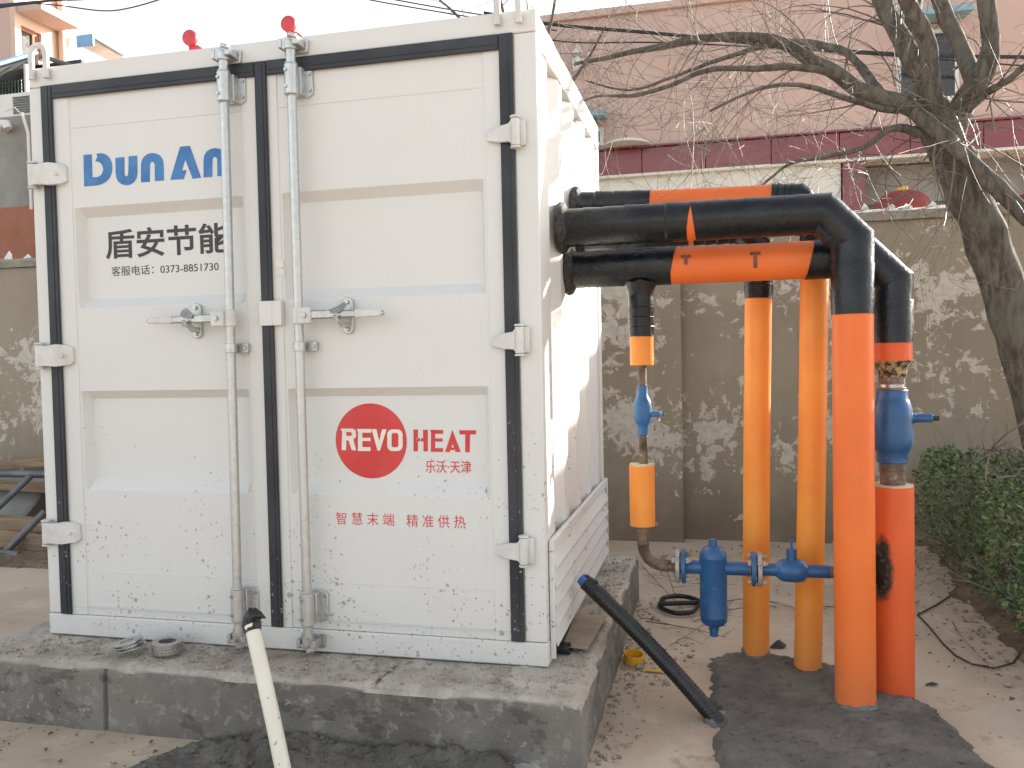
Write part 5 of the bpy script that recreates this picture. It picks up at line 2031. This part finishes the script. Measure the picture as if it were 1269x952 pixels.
def smooth_path(P, R, n=6):
    out, rad = [], []
    for i in range(len(P) - 1):
        p0, p1, p2, p3 = P[max(0, i - 1)], P[i], P[i + 1], P[min(len(P) - 1, i + 2)]
        for k in range(n):
            t = k / n
            out.append(0.5 * ((2 * p1) + (p2 - p0) * t + (2 * p0 - 5 * p1 + 4 * p2 - p3) * t * t + (3 * p1 - p0 - 3 * p2 + p3) * t ** 3))
            rad.append(R[i] + (R[i + 1] - R[i]) * t)
    out.append(P[-1])
    rad.append(R[-1])
    return out, rad


def gnarl(mb, amp, scale):
    for p in mb.v:
        p += mnoise.noise_vector(p * scale) * amp
    return mb


T = Tree(11)
tr = thing('bare_tree', 'leafless tree with a leaning trunk and spreading limbs at right', 'tree', (2.95, 2.15, 0))
PXM = 5.35 / FPX          # metres per photo pixel at the tree


def trace(pts, rads, n=6):
    """pts = (px, py, Y)"""
    return smooth_path([spot(a, b, Y=y) for a, b, y in pts], [r * PXM for r in rads], n)


trunk_pts, trunk_r = trace([(1330, 700, 2.1), (1305, 560, 2.1), (1268, 430, 2.1), (1238, 345, 2.1), (1212, 270, 2.1), (1188, 210, 2.1), (1166, 165, 2.1), (1152, 128, 2.1)], [32, 27, 24, 22.5, 22, 22, 21, 17])
mb = MB()
base = Vector((trunk_pts[0].x + 0.15, 2.12, -0.05))
mb.sweep([base] + trunk_pts, [0.24] + trunk_r, 22)
link('trunk', gnarl(mb, 0.020, 7), 'bark', tr, smooth=60)
limbs = {
    'L1': ([(1160, 150, 2.08), (1118, 129, 2.05), (1068, 113, 2.0), (1032, 88, 1.95), (997, 70, 1.9), (969, 53, 1.85), (933, 46, 1.8), (891, 46, 1.75), (855, 50, 1.7), (820, 58, 1.66), (765, 68, 1.6), (712, 80, 1.5)], [15, 13, 12, 10.5, 9.5, 8.5, 7.5, 6.5, 6, 5.2, 4, 2.5]),
    'L2': ([(1034, 90, 1.97), (1018, 87, 1.9), (979, 83, 1.8), (940, 85, 1.7), (908, 85, 1.62), (873, 88, 1.55), (838, 103, 1.5), (790, 118, 1.45), (740, 120, 1.4), (715, 128, 1.35)], [7, 6, 5.2, 4.8, 4.2, 3.8, 3.2, 2.6, 1.8, 1.2]),
    'L3': ([(1094, 122, 2.06), (1080, 100, 2.2), (1050, 66, 2.35), (1018, 56, 2.5), (976, 52, 2.6), (930, 62, 2.7), (880, 78, 2.8), (835, 95, 2.9), (780, 112, 3.0), (725, 100, 3.1)], [9, 8, 6.5, 5.8, 5, 4.4, 3.6, 3, 2.2, 1.4]),
    'L4': ([(1112, 138, 2.05), (1090, 134, 1.9), (1032, 117, 1.7), (997, 106, 1.55), (962, 106, 1.4), (920, 118, 1.3), (880, 138, 1.2)], [5, 4.5, 4, 3.4, 3, 2.2, 1.4]),
    'L5': ([(1140, 165, 2.0), (1107, 159, 1.95), (1068, 184, 1.85), (1018, 195, 1.75), (979, 203, 1.65), (942, 232, 1.55)], [9, 5, 3.6, 3, 2.4, 1.4]),
    'U1': ([(1172, 165, 2.12), (1150, 110, 2.2), (1118, 50, 2.3), (1092, 0, 2.4), (1070, -70, 2.5), (1040, -160, 2.6)], [16, 13, 12, 11, 10, 7]),
    'U2': ([(1158, 150, 2.05), (1153, 90, 2.0), (1147, 45, 1.95), (1122, -5, 1.9), (1105, -70, 1.85), (1080, -150, 1.8)], [12, 11, 10, 9, 8, 5]),
    'U3': ([(1178, 170, 2.15), (1196, 125, 2.15), (1218, 92, 2.1), (1228, 55, 2.1), (1222, 0, 2.1), (1215, -80, 2.1), (1225, -170, 2.1)], [16, 14, 13, 10.5, 10, 8, 5]),
    'U4': ([(1208, 105, 2.12), (1192, 62, 2.25), (1172, 20, 2.35), (1158, -20, 2.4), (1140, -90, 2.5)], [11, 10, 10, 9, 6]),
    'U5': ([(1150, 120, 2.25), (1132, 40, 2.5), (1140, -30, 2.7), (1170, -110, 2.8)], [13, 11, 9, 6]),
    'R1': ([(1196, 140, 2.1), (1222, 116, 2.0), (1245, 102, 1.9), (1275, 80, 1.8), (1330, 50, 1.7)], [5, 4.5, 4, 3.6, 2.6]),
    'R2': ([(1135, 140, 2.0), (1165, 165, 1.9), (1200, 200, 1.85), (1235, 232, 1.8), (1275, 270, 1.75), (1340, 320, 1.7)], [9, 10, 10, 10, 10, 9]),
}
for nm, (pts, rads) in limbs.items():
    P, R = trace(pts, [r * (0.74 if nm[0] == 'L' else 0.92) for r in rads], 5)
    mb = MB()
    mb.sweep(P, R, 12)
    gnarl(mb, 0.006, 11)
    link('limb', mb, 'bark', tr, smooth=60)
    if nm[0] == 'L':
        T.sprout(P, R, T.twig, 10.5, 0.25, 0.9, 2, rscale=0.17, droop=(-0.9, 0.6), tmin=0.12)
    elif nm[0] == 'U':
        T.sprout(P, R, T.twig, 3.5, 0.4, 1.0, 1, rscale=0.15, droop=(-1.0, 0.3), tmin=0.1)
    else:
        T.sprout(P, R, T.twig, 8, 0.3, 0.8, 2, rscale=0.25, droop=(-0.8, 0.4), tmin=0.05)
# cluster of water shoots at the crown and hanging twigs before the wall
for k in range(30):
    q = spot(T.r.uniform(1105, 1235), T.r.uniform(95, 190), Y=T.r.uniform(1.9, 2.2))
    up = T.r.random() < 0.5
    d = Vector((T.r.uniform(-0.35, 0.35), T.r.uniform(-0.3, 0.1), 1.0 if up else -0.4)) if up else Vector((T.r.uniform(-1, 1), T.r.uniform(-0.5, 0.2), T.r.uniform(-0.6, 0.2)))
    T.grow(q, d, T.r.uniform(0.35, 0.95), T.r.uniform(0.0035, 0.006), 1, -0.9 if not up else 0.2, T.twig)
for k in range(18):
    q = spot(T.r.uniform(1010, 1260), T.r.uniform(150, 235), Y=T.r.uniform(1.8, 2.6))
    T.grow(q, Vector((T.r.uniform(-1, 1), T.r.uniform(-0.6, 0.4), T.r.uniform(-0.8, 0.5))), T.r.uniform(0.3, 0.7), 0.004, 2, -0.5, T.twig)
tw = link('twigs', T.twig, 'twig', tr, smooth=0)
tw['kind'] = 'stuff'
print('twigs', T.count, len(T.twig.f))

# second bare tree, behind the wall; only its top shows over the container
T2 = Tree(23)
tb = thing('bare_tree', 'leafless tree behind the container, only thin branches showing against the sky', 'tree', (-1.2, 5.3, 0))
P, R = smooth_path([Vector((-1.2, 5.3, -0.05)), Vector((-1.25, 5.3, 1.5)), Vector((-1.15, 5.25, 3.0)), Vector((-1.2, 5.3, 4.1))], [0.13, 0.11, 0.09, 0.06])
mb = MB()
mb.sweep(P, R, 14)
link('trunk', gnarl(mb, 0.01, 7), 'bark', tb, smooth=60)
for k, (dx, dz, ln) in enumerate(((-1.2, 1.5, 1.9), (-0.5, 1.9, 2.0), (0.35, 1.8, 1.9), (0.9, 1.2, 1.5), (-1.6, 1.0, 1.7), (0.0, 2.2, 2.1))):
    st = P[-1 - k]
    d = Vector((dx, T2.r.uniform(-0.3, 0.3), dz)).normalized()
    pp = [st, st + d * ln * 0.35 + T2.rv(0.03), st + d * ln * 0.7 + T2.rv(0.06), st + d * ln + T2.rv(0.1)]
    Q, RR_ = smooth_path(pp, [0.030, 0.022, 0.014, 0.005])
    mb = MB()
    mb.sweep(Q, RR_, 8)
    link('limb', mb, 'bark', tb, smooth=60)
    T2.sprout(Q, RR_, T2.twig, 6.0, 0.3, 0.8, 1, rscale=0.35, droop=(-0.3, 0.3), tmin=0.2)
tw = link('twigs', T2.twig, 'twig', tb, smooth=0)
tw['kind'] = 'stuff'

# thin bare shrub rising out of the hedge at the right edge
T3 = Tree(5)
p = spot(1262, 640, Y=1.7)
sh = thing('bare_shrub', 'thin bare twigs sticking out of the hedge at the right edge', 'shrub', (p.x + 0.1, 1.7, 0.06))
for pts in ([(1290, 700, 1.75), (1262, 640, 1.7), (1235, 612, 1.65), (1222, 595, 1.6), (1228, 560, 1.6), (1245, 540, 1.6), (1275, 520, 1.6)],
            [(1290, 640, 1.7), (1262, 600, 1.65), (1240, 560, 1.6), (1225, 558, 1.6)],
            [(1310, 660, 1.7), (1272, 585, 1.65), (1258, 590, 1.6), (1235, 592, 1.55)],
            [(1300, 610, 1.7), (1266, 558, 1.6), (1240, 559, 1.6), (1224, 557, 1.55)]):
    P, R = smooth_path([spot(a, b, Y=y) for a, b, y in pts], [0.008 - 0.0045 * i / (len(pts) - 1) for i in range(len(pts))])
    mb = MB()
    mb.sweep(P, R, 7)
    link('stem', mb, 'twig', sh, smooth=60)
    T3.sprout(P, R, T3.twig, 7, 0.10, 0.3, 1, rscale=0.5)
tw = link('twigs', T3.twig, 'twig', sh, smooth=0)
tw['kind'] = 'stuff'

# ================================================================== hedge
hr = random.Random(31)
hd = thing('hedge', 'dark green leafy hedge along the wall foot at right', 'hedge', (2.5, 2.2, 0.05))


def hedge_in(x, y, z):
    """value > 0 inside the hedge volume"""
    front = 2.05 + 0.13 * mnoise.noise(Vector((y * 2.1, z * 2.6, 0.5))) + 0.05 * mnoise.noise(Vector((y * 7, z * 7, 2.5)))
    top = 0.80 + 0.07 * mnoise.noise(Vector((x * 3, y * 2.4, 7.5))) + 0.05 * mnoise.noise(Vector((x * 9, y * 9, 1.5)))
    top -= 0.10 * max(0, 1.5 - y)
    skirt = 0.05 + 0.10 * (0.5 + 0.5 * mnoise.noise(Vector((x * 4, y * 4, 3.1))))
    back = 3.42 + 0.08 * mnoise.noise(Vector((x * 5, z * 5, 9)))
    und = (x - front) + 0.0
    if z < skirt + 0.28:
        und -= (skirt + 0.28 - z) * 0.25
    return min(und, (top - z), (z - skirt), (back - y), (y - 0.5))


leaf = MB()
cnt = 0
tries = 0
while cnt < 19000 and tries < 400000:
    tries += 1
    x, y, z = hr.uniform(1.95, 3.1), hr.uniform(0.5, 3.5), hr.uniform(0.08, 1.0)
    v = hedge_in(x, y, z)
    if v < 0 or v > 0.22:
        continue
    if hr.random() > math.exp(-v * 9):
        continue
    if mnoise.noise(Vector((x * 9, y * 9, z * 9))) < -0.18:
        continue
    L = hr.uniform(0.022, 0.048)
    W_ = L * hr.uniform(0.42, 0.60)
    d = Vector((hr.gauss(-0.5, 0.7), hr.gauss(-0.25, 0.7), hr.gauss(0.35, 0.6))).normalized()
    s = d.cross(Vector((hr.gauss(0, 1), hr.gauss(0, 1), hr.gauss(0, 1)))).normalized()
    nrm = s.cross(d)
    p = Vector((x, y, z))
    b = len(leaf.v)
    leaf.v += [p, p + d * L * 0.45 + s * W_ * 0.5 + nrm * L * 0.06, p + d * L, p + d * L * 0.45 - s * W_ * 0.5 + nrm * L * 0.06]
    leaf.f += [(b, b + 1, b + 2), (b, b + 2, b + 3)]
    cnt += 1
fo = link('foliage', leaf, 'leaf', hd, smooth=0)
fo['kind'] = 'stuff'
T4 = Tree(77)
for k in range(70):
    x, y = hr.uniform(2.2, 2.8), hr.uniform(0.7, 3.35)
    q = Vector((x, y, 0.03))
    T4.grow(q, Vector((hr.uniform(-0.5, 0.2), hr.uniform(-0.3, 0.3), 1)), hr.uniform(0.55, 0.80), 0.007, 1, 0.1, T4.twig)
for k in range(60):
    y, z = hr.uniform(0.8, 3.3), hr.uniform(0.35, 0.8)
    q = Vector((2.25, y, z))
    T4.grow(q, Vector((hr.uniform(-1, 0.1), hr.uniform(-0.5, 0.5), hr.uniform(0.2, 1))), hr.uniform(0.12, 0.28), 0.0028, 0, 0.1, T4.twig)
st = link('stems', T4.twig, 'twig', hd, smooth=0)
st['kind'] = 'stuff'

# ================================================================== litter
dr_ = random.Random(91)
ROCK = []
for k in range(6):
    bm = bmesh.new()
    bmesh.ops.create_icosphere(bm, subdivisions=1, radius=1.0)
    vs = [v.co + mnoise.noise_vector(v.co * 1.3 + Vector((k * 5, 0, 0))) * 0.45 for v in bm.verts]
    fs = [tuple(v.index for v in f.verts) for f in bm.faces]
    bm.free()
    ROCK.append((vs, fs))


def pebble(mb, p, s):
    vs, fs = dr_.choice(ROCK)
    an = dr_.uniform(0, 6.28)
    ca, sa = math.cos(an), math.sin(an)
    fl_ = dr_.uniform(0.4, 0.75)
    mb.add([(p.x + s * (v.x * ca - v.y * sa), p.y + s * (v.x * sa + v.y * ca), p.z + s * v.z * fl_) for v in vs], fs)


# crumbs of mortar and stone
mb = MB()
for k in range(260):
    y = dr_.uniform(-0.25, 1.9)
    x = PX1 + abs(dr_.gauss(0, 0.075)) + 0.005
    pebble(mb, Vector((x, y, 0.003)), dr_.choice((0.003, 0.004, 0.006, 0.008, 0.012)))
for k in range(120):
    p = spot(dr_.uniform(745, 860), dr_.uniform(790, 850), Z=0.004)
    if p.x > PX1 + 0.02:
        pebble(mb, p, dr_.choice((0.004, 0.006, 0.008, 0.012)))
for k in range(200):
    x, y = dr_.uniform(0.25, 2.1), dr_.uniform(-0.2, 3.4)
    pebble(mb, Vector((x, y, 0.002)), dr_.choice((0.003, 0.004, 0.005, 0.008)))
for k in range(130):
    x, y = dr_.gauss(2.02, 0.08), dr_.uniform(0.3, 3.3)
    pebble(mb, Vector((x, y, 0.01)), dr_.choice((0.004, 0.006, 0.009, 0.013)))
for k in range(60):
    x, y = dr_.uniform(-2.6, -1.3), dr_.uniform(-0.8, -0.32)
    pebble(mb, Vector((x, y, 0.002)), dr_.choice((0.003, 0.004, 0.006)))
o = tag(link('gravel_crumbs', mb, 'stone', smooth=0), 'crumbs of stone and mortar strewn on the ground', 'gravel', kind='stuff')
mb = MB()
for k in range(1500):
    x = dr_.uniform(PX0 + 0.05, PX1 - 0.03)
    y = dr_.uniform(PY0 + 0.03, -0.02) if dr_.random() < 0.75 else dr_.uniform(0, 1.85)
    if y > -0.01:
        x = dr_.uniform(0.03, PX1 - 0.02)
    pebble(mb, Vector((x, y, PZ + 0.004)), dr_.choice((0.0025, 0.003, 0.003, 0.004, 0.006, 0.009)))
o = tag(link('plinth_crumbs', mb, 'stone', smooth=0), 'crumbs of dry mortar scattered on the plinth top', 'gravel', kind='stuff')
# crumbs standing in the fresh mortar
mb = MB()
for k in range(420):
    x, y = dr_.uniform(0.66, 1.6), dr_.uniform(-0.2, 0.95)
    v = fr_in(x, y)
    if v > 0:
        pebble(mb, Vector((x, y, fr_h(x, y, v) + 0.001)), dr_.choice((0.003, 0.005, 0.008, 0.011)))
for k in range(900):
    x, y = dr_.uniform(-1.5, -0.05), dr_.uniform(-0.7, -0.29)
    v = fl_in(x, y)
    if v > 0:
        pebble(mb, Vector((x, y, fl_h(x, y, v) + 0.001)), dr_.choice((0.003, 0.005, 0.008, 0.012)))
o = tag(link('mortar_crumbs', mb, 'mortar', smooth=0), 'dark lumps in the fresh mortar', 'gravel', kind='stuff')

# single stones one can pick out
for px, py, s, lab, m_ in ((792, 826, 0.026, 'pale stone inside the yellow cap', 'stone'), (813, 765, 0.030, 'rounded brown stone by the plinth below the black coil', 'stone'), (265, 921, 0.014, 'small pinkish stone in the mortar heap before the plinth', 'brick_orange'), (1249, 848, 0.022, 'white pebble near the hedge at the right edge', 'dry_mortar'), (855, 812, 0.018, 'pale stone chip left of the mortar patch', 'dry_mortar')):
    p = spot(px, py, Z=0.012)
    mb = MB()
    pebble(mb, Vector((p.x, p.y, 0.010)), s)
    tag(link('stone', mb, m_, smooth=60), lab, 'stone')

# fallen twigs under the strainer
T5 = Tree(41)
for px, py, px2, py2 in ((795, 700, 860, 770), (870, 720, 905, 760), (860, 770, 960, 750), (800, 770, 900, 790), (900, 745, 990, 755), (830, 800, 880, 770), (1020, 752, 1060, 760), (820, 690, 838, 745), (1180, 770, 1230, 830)):
    a, b = spot(px, py, Z=0.01), spot(px2, py2, Z=0.01)
    mid = a.lerp(b, 0.5) + Vector((T5.r.uniform(-0.05, 0.05), T5.r.uniform(-0.05, 0.05), 0.02))
    P, R = smooth_path([a, mid, b], [0.0035, 0.003, 0.0018])
    T5.twig.sweep(P, R, 4)
    for k in range(5):
        q = P[T5.r.randint(2, len(P) - 2)]
        d = Vector((T5.r.gauss(0, 1), T5.r.gauss(0, 1), 0.05))
        Q = [q, q + d.normalized() * 0.07 + Vector((0, 0, 0.006)), q + d.normalized() * 0.15 + Vector((T5.r.uniform(-0.03, 0.03), T5.r.uniform(-0.03, 0.03), 0))]
        for v_ in Q:
            v_.z = max(0.005, v_.z)
        T5.twig.sweep(Q, [0.002, 0.0016, 0.001], 3)
tag(link('fallen_twigs', T5.twig, 'twig', smooth=0), 'thin fallen twigs scattered on the ground below the strainer', 'twigs', kind='stuff')

# dry leaves
mb = MB()


def litter_leaf(p, L):
    an = dr_.uniform(0, 6.28)
    d = Vector((math.cos(an), math.sin(an), dr_.uniform(-0.1, 0.3)))
    s = Vector((-math.sin(an), math.cos(an), dr_.uniform(-0.3, 0.3)))
    mb.add([p, p + d * L * 0.5 + s * L * 0.28 + Vector((0, 0, 0.006)), p + d * L, p + d * L * 0.5 - s * L * 0.28 + Vector((0, 0, 0.004))], [(0, 1, 2), (0, 2, 3)])


for k in range(120):
    litter_leaf(Vector((dr_.uniform(0.25, 2.0), dr_.uniform(0.9, 3.5), 0.006)), dr_.uniform(0.012, 0.035))
for k in range(160):
    litter_leaf(Vector((dr_.gauss(2.05, 0.16), dr_.uniform(0.2, 3.4), 0.05)), dr_.uniform(0.012, 0.04))
for k in range(30):
    litter_leaf(Vector((dr_.uniform(-2.6, -1.3), dr_.uniform(-0.62, -0.33), 0.006)), dr_.uniform(0.012, 0.03))
for k in range(240):
    litter_leaf(Vector((dr_.uniform(-6.0, -3.6), dr_.uniform(1.9, 2.5), 0.06)), dr_.uniform(0.012, 0.04))
tag(link('dry_leaves', mb, 'dry_leaf', smooth=0), 'dry brown leaves and chips lying about the ground', 'leaves', kind='stuff')
